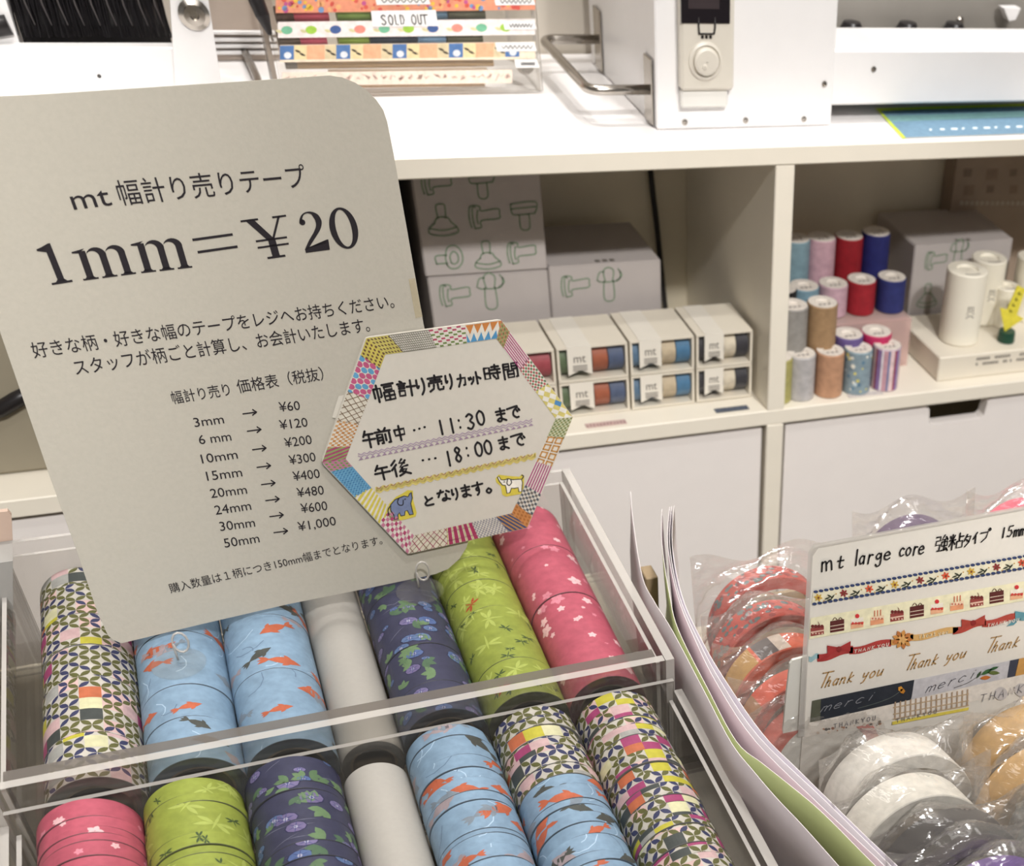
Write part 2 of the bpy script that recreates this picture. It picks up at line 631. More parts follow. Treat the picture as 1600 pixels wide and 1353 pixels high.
def tray(label, x0, x1, y0, y1, zt, zi, zback=None, gap=0.0016, zfloor=0.7601):
    """outer case with a smaller tray standing in it; the tray floor is raised under the rolls"""
    t = thing('acrylic_tray', label, 'tray', ((x0 + x1) / 2, (y0 + y1) / 2, Z_TABLE))
    w, g, w2 = 0.0046, 0.0004, 0.0020
    z0 = Z_TABLE + 0.0002
    wf = 0.0048
    b = MB()
    sheet(b, x0, x0 + w, y0, y1, z0, zt)
    sheet(b, x1 - w, x1, y0, y1, z0, zt)
    sheet(b, x0 + w + g, x1 - w - g, y0, y0 + wf, z0, zt)
    sheet(b, x0 + w + g, x1 - w - g, y1 - 0.0025, y1, z0, zback or zt)
    b.build('outer_case', [ACRYLIC, ACRYLIC_EDGE], t)
    xa, xb, ya, yb = x0 + w + gap, x1 - w - gap, y0 + wf + 0.0006, y1 - 0.0025 - (0.004 if zback is None else 0.0004)
    b = MB()
    sheet(b, xa, xa + w2, ya, yb, z0, zi)
    sheet(b, xb - w2, xb, ya, yb, z0, zi)
    if zback is None:
        sheet(b, xa + w2 + g, xb - w2 - g, yb - w2, yb, z0, zi)
    b.box(xa + w2 + g, xb - w2 - g, ya + 0.007, yb - w2 - g, zfloor - .0028, zfloor, m=0)
    b.build('inner_tray', [ACRYLIC, ACRYLIC_EDGE], t)
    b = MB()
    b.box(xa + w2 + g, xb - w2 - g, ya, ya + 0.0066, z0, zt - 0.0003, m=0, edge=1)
    b.build('front_wall', [ACRYLIC, REFRACTED_DARK_EDGE], t)
    return t


ZR_B, ZR_F = 1.25 - 0.4236, 0.8060
tray('clear acrylic tray behind, nearer the cabinet, filled with wide washi tape rolls', -0.1420, 0.1676, 0.5265, 0.731, ZR_B, ZR_B - .005, zfloor=.7675)
tray('clear acrylic tray in front, cut by the lower edge, filled with narrow tape rolls', -0.1420, 0.1712, 0.300, 0.5257, ZR_F, ZR_F - .004, zback=0.8144, zfloor=.7736)
tray('empty-looking clear acrylic tray at the left edge beside the tape trays', -0.455, -0.1440, 0.470, 0.735, ZR_B + 0.001, ZR_B - .004)

# ------------------------------------------------------------------ washi tape rolls
INKS = dict(olive=ink(104, 104, 52), navy=ink(58, 62, 104), orange=ink(214, 108, 66), magenta=ink(178, 62, 116), yellow=ink(210, 200, 50),
            dgrey=ink(72, 78, 76), lgrey=ink(170, 170, 164), pale=ink(216, 176, 176), cream=ink(224, 220, 170))


def lens(cx, cy, ln, wd, ang, n=4, tip=0.0):
    pts = []
    for k in range(n + 1):
        t = k / n
        pts.append((-ln / 2 + ln * t, wd / 2 * sin(pi * t) ** (0.9)))
    for k in range(n - 1, 0, -1):
        t = k / n
        pts.append((-ln / 2 + ln * t, -wd / 2 * sin(pi * t) ** (0.9)))
    ca, sa = cos(ang), sin(ang)
    return [(cx + x * ca - y * sa, cy + x * sa + y * ca) for x, y in pts]


def ngon(cx, cy, r, n=10, sq=1.0):
    return [(cx + r * cos(2 * pi * k / n), cy + r * sq * sin(2 * pi * k / n)) for k in range(n)]


def art_lattice(w, rng, U):
    out = []
    pu, pv = 4.6, 4.3
    ou, ov = rng.uniform(0, pu), rng.uniform(-pv, 0)
    for i in range(int(-U / pu) - 1, int(U / pu) + 1):
        for j in range(0, int(w / pv) + 2):
            u, v = i * pu + ou, j * pv + ov
            r = rng.random()
            if r < 0.27:
                k = rng.choice(['orange', 'magenta', 'yellow', 'dgrey', 'lgrey', 'pale', 'pale', 'cream', 'magenta'])
                out.append(([(u, v), (u + pu, v), (u + pu, v + pv), (u, v + pv)], INKS[k], 0))
                continue
            if r < 0.36:
                out.append(([(u, v), (u + pu, v), (u + pu, v + pv), (u, v + pv)], rgb(206, 176, 172), 0))
            a = atan2(pv, pu)
            L_ = hypot(pu, pv) / 2 * 0.98
            for su in (-1, 1):
                for sv in (-1, 1):
                    col = INKS['navy'] if rng.random() < 0.33 else INKS['olive']
                    out.append((lens(u + pu / 2 + su * pu / 4, v + pv / 2 + sv * pv / 4, L_, 1.45, a * su * sv), col, 1))
    return out


def fish(u, v, s, a, col):
    f = [(lens(u, v, 3.9 * s, 1.45 * s, a), col, 1)]
    ca, sa = cos(a), sin(a)
    for d in (0.5, 0.0, -0.5):
        f.append((lens(u - 2.3 * s * ca + d * 0.5 * sa * s, v - 2.3 * s * sa - d * .5 * ca * s, 1.7 * s, 0.5 * s, a + d), col, 1))
    for d in (1, -1):
        f.append((lens(u + (0.3 * ca - d * .7 * sa) * s, v + (.3 * sa + d * .7 * ca) * s, 1.3 * s, 0.5 * s, a + d * 2.5), col, 1))
    return f


def art_fish(w, rng, U):
    out = []
    n = max(3, int(2 * U * w / 42))
    for k in range(int(n * 1.1)):
        u, v = rng.uniform(-U, U), rng.uniform(-1, w + 1)
        a = rng.uniform(-1.3, 1.3)
        L_ = rng.uniform(2, 6)
        pts = [(u + t * L_ * cos(a + t * 1.2), v + t * L_ * sin(a + t * 1.2)) for t in (0, .25, .5, .75, 1)]
        for p, q in zip(pts, pts[1:]):
            dx, dy = q[0] - p[0], q[1] - p[1]
            l = hypot(dx, dy)
            x, y = -dy / l * .07, dx / l * .07
            out.append(([(p[0] + x, p[1] + y), (q[0] + x, q[1] + y), (q[0] - x, q[1] - y), (p[0] - x, p[1] - y)], rgb(176, 200, 222) if k % 3 else rgb(104, 126, 150), 0))
    for k in range(n):
        u, v = rng.uniform(-U, U), rng.uniform(0, w)
        r = rng.random()
        col = rgb(184, 98, 70) if r < 0.36 else rgb(76, 78, 74) if r < 0.60 else rgb(160, 146, 150) if r < 0.85 else rgb(126, 138, 150)
        out += fish(u, v, rng.uniform(0.75, 1.2), rng.choice([0, pi]) + rng.uniform(-0.7, 0.7), col)
    return out


def art_glory(w, rng, U):
    out = []
    n = max(3, int(2 * U * w / 8.5))
    for k in range(n):
        u, v = rng.uniform(-U, U), rng.uniform(0, w)
        r = rng.random()
        if r < 0.45:
            c = rng.choice([rgb(84, 104, 150), rgb(112, 102, 140), rgb(92, 114, 152), rgb(116, 108, 146)])
            s = rng.uniform(0.7, 1.8)
            q = rng.uniform(0.55, 0.8)
            out.append((ngon(u, v, s * 1.12, 10, q), rgb(44, 46, 78), 1))
            out.append((ngon(u, v, s, 10, q), c, 2))
            for a in (0.3, 1.35, 2.4):
                out.append((lens(u, v, s * 1.8, 0.16, a), rgb(62, 70, 120), 3))
            out.append((ngon(u, v, s * .22, 6), rgb(170, 170, 190), 3))
        elif r < 0.85:
            c = rng.choice([rgb(92, 118, 86), rgb(104, 130, 94), rgb(80, 106, 82)])
            a = rng.uniform(0, 2 * pi)
            s = rng.uniform(0.7, 1.25)
            for d in (-0.9, 0, 0.9):
                out.append((lens(u + s * cos(a + d) * .9, v + s * sin(a + d) * .9, 2.2 * s, 1.15 * s, a + d), c, 2))
        else:
            out.append((lens(u, v, rng.uniform(3, 6), 0.14, rng.uniform(-.6, .6)), rgb(110, 112, 130), 1))
    return out


def art_dragonfly(w, rng, U):
    out = []
    n = max(2, int(2 * U * w / 22))
    for k in range(n):
        u, v = rng.uniform(-U, U), rng.uniform(0, w)
        a = rng.uniform(0, 2 * pi)
        if rng.random() < 0.5:
            c, s = rgb(170, 182, 94), rng.uniform(1.0, 1.5)
        else:
            c, s = rgb(66, 84, 52), rng.uniform(0.5, 0.75)
            if rng.random() < 0.05:
                c, s = rgb(168, 70, 44), 1.0
        out.append((lens(u, v, 3.4 * s, .32 * s, a), c, 1))
        for d in (1.2, 1.85, -1.2, -1.85):
            out.append((lens(u + cos(a) * .5 * s + cos(a + d) * 1.15 * s, v + sin(a) * .5 * s + sin(a + d) * 1.15 * s, 2.1 * s, .55 * s, a + d), c, 1))
    return out


def art_blossom(w, rng, U):
    out = []
    n = max(1, int(2 * U * w / 40))
    for k in range(n):
        u, v = rng.uniform(-U, U), rng.uniform(0, w)
        a = rng.uniform(0, 2 * pi)
        s = rng.choice([0.4, 0.5, 0.6, 0.6, 0.75, 1.0, 1.35])
        c = rgb(236, 190, 194) if rng.random() < 0.6 else rgb(220, 138, 154)
        for d in range(5):
            t = a + d * 2 * pi / 5
            out.append((lens(u + cos(t) * .72 * s, v + sin(t) * .72 * s, 1.35 * s, .95 * s, t), c, 1))
    return out


ART = dict(
    lattice=(rgb(190, 185, 176), art_lattice, 'leaf-lattice'),
    fish=(rgb(132, 159, 183), art_fish, 'blue goldfish'),
    glory=(rgb(62, 63, 86), art_glory, 'navy morning-glory'),
    dragonfly=(rgb(146, 158, 70), art_dragonfly, 'green dragonfly'),
    blossom=(rgb(184, 90, 107), art_blossom, 'pink blossom'),
    plain=(rgb(174, 170, 163), None, 'plain white'))
PAT_KS = dict(lattice=2.05, fish=3.7, glory=2.9, dragonfly=2.7, blossom=2.5)


def tape_roll(kind, xa, za, y0, w, r, seed, label, group):
    """a roll lying on its side, axis along Y, back end at y0 + w"""
    rng = random.Random(seed)
    base, art, _ = ART[kind]
    j = rng.uniform(0.94, 1.06)
    base = tuple(min(1, q * j * DEPTH) for q in base[:3]) + (1,)
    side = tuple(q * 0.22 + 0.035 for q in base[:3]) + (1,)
    b = MB()
    e = min(0.00022, w * 0.1)
    ri = r * 0.74
    core = rgb(112, 102, 90)
    prof = [(ri - .0012, e), (ri, 0), (r - e, 0), (r, e), (r, w - e), (r - e, w), (ri, w), (ri - .0012, w - e), (ri - .0012, e)]
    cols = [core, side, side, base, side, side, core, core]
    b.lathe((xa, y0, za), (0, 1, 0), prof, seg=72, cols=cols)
    if art:
        U = 118 * pi / 180 * r * 1000
        W_ = w * 1000
        PAT_K = PAT_KS[kind]
        polys = [([(p * PAT_K, q * PAT_K) for p, q in pl_], c, l) for pl_, c, l in [(a_, tuple(q * DEPTH for q in b_[:3]) + (1,), l_) for a_, b_, l_ in art(W_ / PAT_K, rng, U / PAT_K)]]
        step = 1.7
        for poly, c, lay in polys:
            us = [p[0] for p in poly]
            k0, k1 = int(math.floor(min(us) / step)), int(math.floor(max(us) / step))
            for k in range(k0, k1 + 1):
                if abs(k * step) > U:
                    continue
                q = clip_rect(poly, k * step, (k + 1) * step, e * 1000 * 0.7, W_ - e * 1000 * 0.7)
                if q:
                    rr = r + 0.00004 + 0.00002 * lay
                    b.poly([(xa + rr * sin(u / 1000 / r), y0 + v / 1000, za + rr * cos(u / 1000 / r)) for u, v in q], 0, c)
    o = b.build('washi_tape_roll', WASHI if art else WASHI_PLAIN, loc=(xa, y0, za - r))
    return tag(o, label, 'tape roll', group)


DEBUG = False
DEPTH = 0.83   # darkening factor on all roll paper and print colours
RB, RW = 0.0211, 0.0152
ZA = 1.25 - 0.4605
ZAF = 1.25 - 0.4545


def column(kinds, xa, za, r, px_seams, y_front, tray_name, where, seedbase, jit=0.0003):
    """seams: photo pixels on the crest of the column, back to front; kinds: one name or a list"""
    ys = [at(x, y, 2, za + r).y for x, y in px_seams] + [y_front]
    rng = random.Random(seedbase)
    lim = 0.5222 if tray_name == 'front' else 0.7218
    print(where, tray_name, [round(v, 4) for v in ys]) if DEBUG else None
    ys[0] = min(ys[0], lim)
    n = len(ys) - 1
    count = {}
    for k in range(n):
        kd = kinds if isinstance(kinds, str) else kinds[k]
        y1, y0 = ys[k] - 0.00005, ys[k + 1] + 0.00005
        if y1 - y0 < 0.0008:
            continue
        i = count.get(kd, 0)
        count[kd] = i + 1
        nm = ART[kd][2]
        lab = '%s tape roll, %s from the back in the %s of the %s tray' % (nm, ORD[i], where, tray_name)
        if n == 1:
            lab = 'long %s tape roll in the %s of the %s tray' % (nm, where, tray_name)
        tape_roll(kd, xa + rng.uniform(-jit, jit), za + rng.uniform(-jit, jit), y0, y1 - y0, r + rng.uniform(-jit, 0), seedbase * 100 + k, lab,
                  '%s rolls in the %s tray' % (nm, tray_name))


x = -0.1272
YW = 0.5420
back = [('lattice', RB, [(104, 876), (113, 912), (128, 957), (143, 1003), (143, 1052), (147, 1142)], 'left column'),
        ('fish', RB, [(240, 862), (262, 895), (270, 930), (276, 985), (290, 1067), (301, 1116)], 'second column'),
        ('fish', RB, [(380, 850), (400, 900), (420, 957), (434, 1042)], 'third column'),
        ('plain', RW, [(490, 830)], 'narrow middle column'),
        ('glory', RB, [(600, 830), (625, 880), (640, 920), (662, 1004), (690, 1060)], 'fifth column'),
        ('dragonfly', RB, [(690, 790), (712, 826), (736, 869), (765, 902), (783, 943), (812, 1025)], 'sixth column'),
        ('blossom', RB, [(842, 786), (856, 851), (898, 923), (941, 1000)], 'right column')]
for k, (kd, r, seams, where) in enumerate(back):
    za = ZA if r == RB else ZA - (RB - RW)
    column(kd, x + r, za, r, seams, YW, 'back', where, 11 + k)
    x += 2 * r

x = -0.1292
YE = 0.318
front = [('blossom', RB, [(143, 1241), (152, 1269), (156, 1285), (160, 1295), (164, 1306), (170, 1328), (174, 1345)], 'left column'),
         ('dragonfly', RB, [(296, 1213), (305, 1237), (315, 1248), (330, 1295), (335, 1314), (338, 1325), (342, 1344)], 'second column'),
         ('glory', RB, [(456, 1180), (466, 1219), (470, 1230), (480, 1275), (490, 1310), (495, 1334)], 'third column'),
         ('plain', RW, [(582, 1192)], 'narrow middle column'),
         ('fish', RB, [(701, 1131), (713, 1147), (722, 1177), (728, 1197), (735, 1212), (742, 1233), (748, 1247), (765, 1290), (768, 1297), (776, 1314), (784, 1334)], 'fifth column'),
         (['lattice'] * 6 + ['fish'] * 9, RB, [(842, 1101), (850, 1116), (857, 1130), (864, 1147), (870, 1161), (884, 1188), (892, 1205), (900, 1220), (910, 1243), (915, 1252), (922, 1263), (930, 1279), (938, 1297), (950, 1324), (956, 1338)], 'sixth column'),
         ('lattice', RB, [(971, 1076), (982, 1098), (992, 1116), (998, 1128), (1006, 1144), (1018, 1169), (1026, 1188), (1032, 1202), (1040, 1220), (1048, 1239), (1053, 1250), (1062, 1272), (1068, 1285), (1074, 1297), (1082, 1315), (1090, 1331)], 'right column')]
for k, (kd, r, seams, where) in enumerate(front):
    za = ZAF if r == RB else ZAF - (RB - RW)
    column(kd, x + r, za, r, seams, YE, 'front', where, 31 + k, jit=0.00045)
    x += 2 * r

# pinkish card and grey block standing in the left-hand tray
b = MB()
q = [at(x, y, 1, .705) for x, y in ((-70, 808), (12, 799), (18, 806), (20, 850), (-70, 862))]
b.slab(q, (0, .003, 0), c=rgb(196, 172, 156))
b.slab([at(x, y, 1, .7045) for x, y in ((-70, 856), (20, 844), (21, 1010), (-70, 1022))], (0, -.02, 0), c=rgb(150, 148, 144))
tag(b.build('tray_card', PLAIN), 'pinkish card over a grey block in the tray cut by the left edge', 'card')
# ------------------------------------------------------------------ handwriting
GL = {
 '幅': 'a.6 7.6 .6 2.5|.6 7.6 3.6 7.6 3.6 3 3.2 2.6|2.1 9.6 2.1 0|4.6 9.2 9.6 9.2|5.4 7.8 8.8 7.8 8.8 6 5.4 6 5.4 7.8|4.9 4.8 9.4 4.8 9.4 .3 4.9 .3 4.9 4.8|7.1 4.8 7.1 .3|4.9 2.6 9.4 2.6',
 '計': 'a1.8 9.6 2.8 8.9|.3 8 4.6 8|1 6.6 4 6.6|1 5.2 4 5.2|1 3.6 4 3.6 4 .6 1 .6 1 3.6|5.2 5.8 9.8 5.8|7.5 9.6 7.5 0',
 'り': 's2.5 9 2.2 5 2.8 4.3 3.5 5.2|6.8 9.4 7.4 6 6.8 2.5 4.8 0',
 '売': 'a1 8.4 9 8.4|5 9.8 5 6.8|2.2 6.8 7.8 6.8|1.2 5.4 1 3.6|1.2 5.4 8.8 5.4 8.2 3.8|3.8 4 3.4 1.6 1.2 .2|6 4 6 1 6.6 .4 8.8 .5 9 1.8',
 'カ': 'a1.2 6.6 8.4 6.6 7.6 1 6.4 1.2|4.6 9.4 4 5 1.4 .6',
 'ッ': 'a1.5 6 2.2 4.4|4.2 6.4 4.9 4.8|8.4 6.2 7.4 3 4.4 .6',
 'ト': 'a3.5 9.4 3.5 .4|3.5 6 7.8 4',
 '時': 'a.6 8.4 3.6 8.4 3.6 1.6 .6 1.6 .6 8.4|.6 5 3.6 5|5 8.6 9.2 8.6|7 9.8 7 6.8|4.4 6.8 9.8 6.8|4.4 4.6 9.8 4.6|8.2 6 8.2 .6 7 1|5.6 3.2 6.4 2',
 '間': 'a1 9.4 1 0|1 9.4 4.2 9.4 4.2 6 1 6|1 7.7 4.2 7.7|9 9.4 9 .6 8.2 .8|9 9.4 5.8 9.4 5.8 6 9 6|5.8 7.7 9 7.7|3.2 4.8 6.8 4.8 6.8 .8 3.2 .8 3.2 4.8|3.2 2.8 6.8 2.8',
 '午': 'a3 9.4 1.2 6.4|2.2 7.4 8.4 7.4|.6 4.4 9.6 4.4|5.2 7.4 5.2 0',
 '前': 'a3 9.6 3.8 8.4|7 9.8 6 8.4|.6 8 9.4 8|1.6 6.4 1.4 1|1.6 6.4 4.6 6.4 4.6 .6 3.8 1|1.6 4.6 4.6 4.6|1.6 2.9 4.6 2.9|6.4 6 6.4 2.4|8.8 6.8 8.8 .6 7.8 1',
 '中': 'a1.4 7.4 8.6 7.4 8.4 3.6 1.6 3.6 1.4 7.4|5 9.8 5 0',
 '後': 'a3 9.6 .8 7.2|3.2 7 .6 4.2|2.2 5.2 2.2 0|6.4 9.6 4.8 7.6 7.4 7.2|8 8.6 4.8 5 8.8 5.4|6 4.6 4.4 2.4|5.8 3.4 8 3.4 6.6 1.2 4 0|5.6 2.4 9.6 .1',
 'ま': 's1.6 7.6 8.6 7.6|2 5.4 8.2 5.4|5.2 9.6 5.2 1.6 3.6 .4 2 1.4 3.8 2.6 6 1.8 8.6 .4',
 'で': 's.8 8 8.6 8.4 5.2 5.6 4.6 2.6 6.4 .6 8 .6|7.4 5.8 8 4.6|9 6.4 9.6 5.2',
 'と': 's3 9.4 4.2 5.6|8.2 7 4 4.8 2.2 2.4 3.6 .7 8.4 .8',
 'な': 's.8 7.6 5 8|3.4 9.6 1.2 4.4|7.2 8.4 9 7|6.4 6 6.4 1.6 4.6 .6 3.6 1.6 5.2 2.6 8.8 1',
 'す': 's.6 7.6 9.4 7.6|5.4 9.6 5.4 4.4 4.2 3.4 3.4 4.6 4.6 5.6 5.6 4.4 5.2 1.6 3.6 0',
 '。': 's5 9 9 5 5 1 1 5 5 9',
 '強': 'a.8 9 3.8 9 3.8 6.8 1 6.8 .8 4.4 3.8 4.4 3.4 .6 2.2 1|6.6 9.6 5 7 8.6 7.4|7.8 8.6 9 6.8|5 5.8 9 5.8 9 3.4 5 3.4 5 5.8|7 6.8 7 .8|4.6 .9 9 1.2|8.2 2.2 9.6 .4',
 '粘': 'a.8 8.6 1.6 7|3.8 8.8 3 7|.4 6 4.4 6|2.4 9.4 2.4 0|2.2 5.6 .4 2.4|2.6 5.4 4.2 3.2|7 9.6 7 5|7 7.4 9.6 7.4|5.4 4.6 9.2 4.6 9.2 .6 5.4 .6 5.4 4.6',
 'タ': 'a4.4 9.4 1 4.6|3.6 7.6 8.4 7.6 6.4 3 2 0|3.4 5.4 6 3.6',
 'イ': 'a7.6 9.4 1.4 4.4|5.2 6.8 5.2 .2',
 'プ': 'a1 7.4 7.8 7.4 6.4 3 2.4 .2|9 10 9.9 9.5 10 8.6 9.2 8 8.3 8.6 8.4 9.6 9 10',
 '1': 'a5 9.6 5 .2', '3': 's2 8.4 5 9.6 7.8 7.6 5 5.4 8 3 5 .4 1.8 1.4',
 '0': 's5 9.6 7.8 7.6 8 3 5.4 .3 2.4 2 2 7 5 9.6',
 '8': 's7 8.2 5 9.6 3 8 5 5.4 7.4 2.6 5 .4 2.6 2.6 5 5.4 7 7.4 7 8.2',
 '5': 'a7.6 9.4 3.4 9.4 3 5.8 6 6 7.6 3.4 5.4 .6 2.4 1.2',
 ':': 'a5 7.4 5 7|5 2.6 5 2.2', '…': 'a1 5 1.3 5|5 5 5.3 5|9 5 9.3 5',
 'm': 's1 6 1 0|1 4.6 2.6 6 4 5 4.4 0|4.4 4.4 6.2 6 7.8 5 8.4 0',
 't': 's4.4 9 4.2 1.4 5.6 .2 7.4 1|1.8 5.6 7.4 5.8', 'l': 'a5 9.8 5 0',
 'a': 's7 5.4 4 6 2 3 3.8 .3 6.6 2|7 5.8 7 .2', 'r': 's3 6 3 0|3 4 4.8 5.8 7 5.6',
 'g': 's7 5 4.4 6 2.4 3.6 4.4 1.8 7 4|7 5.8 6.8 -2 4 -3.6 2.4 -2',
 'e': 's2.2 3.2 7.4 3.6 5.4 6 2.6 4.4 2.6 1.2 5 .1 7.6 1', 'c': 's7.4 5 4.6 6 2.2 3 4 .2 7.4 .8',
 'o': 's5 6 7.6 4 6.6 1 4 .1 2 2.4 3 5.2 5 6', 'S': 's7.4 8.6 5 9.6 2.4 7.6 5 5.2 7.6 2.8 5 .3 2 1.4',
 'O': 's5 9.6 8 7 7.6 2.4 5 .2 2 2.6 2.2 7.4 5 9.6', 'L': 'a3 9.6 3 .4 7.4 .4', 'D': 'a2.4 9.4 2.4 .4 6 1 7.8 5 6 8.8 2.4 9.4',
 'U': 's2 9.4 2.4 2 5 .3 7.4 2 7.8 9.4', 'T': 'a1 9.2 9 9.2|5 9.2 5 .2', 'H': 'a2 9.4 2 .4|8 9.4 8 .4|2 5 8 5', 'A': 'a1.4 .2 5 9.6 8.6 .2|3 3.6 7 3.6',
 'N': 'a2 .2 2 9.4 8 .4 8 9.6', 'K': 'a2 9.6 2 .2|8 9.4 2 4.4 8.4 .2', 'Y': 'a1.4 9.4 5 5|8.6 9.4 5 5 5 .2',
 'h': 's3 9.6 2.4 0|2.6 4 4.6 6 6.4 5 6.2 1 7.4 .4', 'n': 's2 6 2 0|2 4 4.6 6 6.6 4.6 6.4 .8 7.6 .4', 'k': 's3 9.6 2.6 0|7 6 2.8 3 7.4 .2',
 'y': 's2 6 3 2.4 6 3|7.4 6 5.6 -2 3 -3.4', 'u': 's2 6 2.4 1.4 4.6 .6 7 4|7.2 6 7.4 .6', 'i': 'a5 6 5 .2|5.2 8.6 5.2 8.3',
}


def hand(mb, pl, ch, L, R, hpx, w, lift=0.0003, m=0, c=(0, 0, 0, 1), lean=0.0):
    a0, b0 = pl.ab(*L)
    a1, b1 = pl.ab(*R)
    t, u = pl.ab(L[0], L[1] - hpx)
    e = Vector((a1 - a0, b1 - b0))
    nn = Vector((e.y, -e.x)).normalized()
    H = abs(Vector((t - a0, u - b0)).dot(nn))
    g = GL[ch]
    for st in g[1:].split('|'):
        q = [float(z) for z in st.split()]
        pts = []
        for k in range(0, len(q), 2):
            x, y = q[k] / 10 + lean * q[k + 1] / 10, q[k + 1] / 10
            pts.append((a0 + e.x * x + nn.x * H * y, b0 + e.y * x + nn.y * H * y))
        stroke(mb, pts, w, lambda a, bb: pl.pt(a, bb, lift), m, c, smooth=(g[0] == 's'))


def hand_line(mb, pl, items, org, sc, w, **kw):
    """items: (char, x0, x1, ybottom0, ybottom1, height) in crop pixels"""
    for ch, x0, x1, y0, y1, h in items:
        hand(mb, pl, ch, (org[0] + x0 * sc, org[1] + y0 * sc), (org[0] + x1 * sc, org[1] + y1 * sc), h * sc, w, **kw)


# ------------------------------------------------------------------ the price card
_h, _d = Vector((0.98739, 0.15829, 0.0008)), Vector((0.0308, -0.1869, -0.9819))
SP = Plane(at(190, 1005, 2, 0.815), _h, _d)
sign = thing('price_sign', 'tall stiff off-white price card lettered 1mm = ¥20, standing in the back tape tray', 'sign', SP.o)
px_out = [(165, 985), (169, 993), (177, 1000), (190, 1005), (320, 974), (450, 944), (580, 918), (680, 897), (700, 889), (718, 873), (729, 855), (734, 836), (732, 815),
          (704, 690), (662, 507), (638, 370), (615, 240), (605, 190), (599, 172), (588, 156), (573, 141), (555, 129), (535, 121), (515, 118), (400, 126), (200, 139), (60, 148)]
out = [SP.ab(*p) for p in px_out]
topb = SP.ab(60, 148)[1]
out += [(0.010, topb), (0.003, topb + 0.004), (-0.001, topb + 0.012)] + [SP.ab(*p) for p in ((0, 518), (30, 605), (76, 739), (120, 861), (150, 950))]
b = MB()
b.slab([SP.pt(a, bb) for a, bb in out], SP.n * 0.0012)
b.build('card', CARD, sign)


def print_line(name, items, parent=sign, pl=SP, m=INK):
    b = MB()
    for s, L, R, h in items:
        set_type(b, pl, s, L, R, h)
    return b.build(name, m, parent)


print_line('heading_text', [('mt', (116, 328), (176, 320.5), 26), ('幅計り売りテープ', (190, 321.5), (482, 293), 41)])
print_line('notice_text', [('好きな柄・好きな幅のテープをレジへお持ちください。', (54, 560), (617, 481), 26),
                           ('スタッフが柄ごと計算し、お会計いたします。', (120, 587), (579, 518), 26)])
rows = [('3mm', (304.4, 667), (350.6, 661), '¥60', (437, 643), (469.4, 640), (390, 645)), ('6 mm', (312, 694), (362, 688), '¥120', (438, 671), (481.4, 666), (397, 672)),
        ('10mm', (316, 724), (372, 716), '¥200', (446, 699), (488, 693), (405, 701)), ('15mm', (324, 751), (379, 744), '¥300', (453, 726), (494, 720), (412, 728.5)),
        ('20mm', (330, 778), (386.5, 771), '¥400', (459, 751.5), (500.4, 746), (419, 755.5)), ('24mm', (337, 804), (393, 796), '¥480', (465, 777), (506.6, 772), (425.5, 780.5)),
        ('30mm', (344.5, 829.5), (399, 822.5), '¥600', (471, 801.5), (512, 796.5), (432, 805.5)), ('50mm', (351.5, 855.5), (406, 847), '¥1,000', (467.4, 832), (526, 822), (438.5, 830.5))]
print_line('table_text', [('幅計り売り', (271, 631.5), (361, 617.5), 21), ('価格表（税抜）', (373, 615), (507, 593.5), 23)]
           + [(r[0], r[1], r[2], 14.5) for r in rows] + [(r[3], r[4], r[5], 15 + (2 if ',' in r[3] else 0)) for r in rows])
b = MB()
for r in rows:
    x, y = r[6]
    p = [SP.ab(x - 10.5, y + 1.4), SP.ab(x + 10.5, y - 1.4)]
    stroke(b, p, 0.0006, lambda a, bb: SP.pt(a, bb, 0.0003), smooth=False)
    for dy in (-4.6, 4.0):
        stroke(b, [SP.ab(x + 4.6, y - 0.7 + dy), p[1]], 0.0006, lambda a, bb: SP.pt(a, bb, 0.0003), smooth=False)
b.build('arrow_marks', INK, sign)
print_line('footnote_text', [('購入数量は１柄につき150mm幅までとなります。', (267, 927), (598, 850), 16)])

# the big serif price, glyph by glyph
b = MB()


def glyph_map(L, R, hpx):
    a0, b0 = SP.ab(*L)
    a1, b1 = SP.ab(*R)
    t, u = SP.ab(L[0], L[1] - hpx)
    e = Vector((a1 - a0, b1 - b0))
    nn = Vector((e.y, -e.x)).normalized()
    H = abs(Vector((t - a0, u - b0)).dot(nn))
    return lambda x, y: SP.pt(a0 + e.x * x + nn.x * H * y, b0 + e.y * x + nn.y * H * y, 0.0003)


def q4(f, *p):
    b.poly([f(*z) for z in p])


def rct(f, x0, x1, y0, y1):
    q4(f, (x0, y0), (x1, y0), (x1, y1), (x0, y1))


def band(f, outer, inner):
    for k in range(len(outer) - 1):
        q4(f, outer[k], outer[k + 1], inner[k + 1], inner[k])


def zs(x, y):
    return (x * 0.375, y * 0.375)


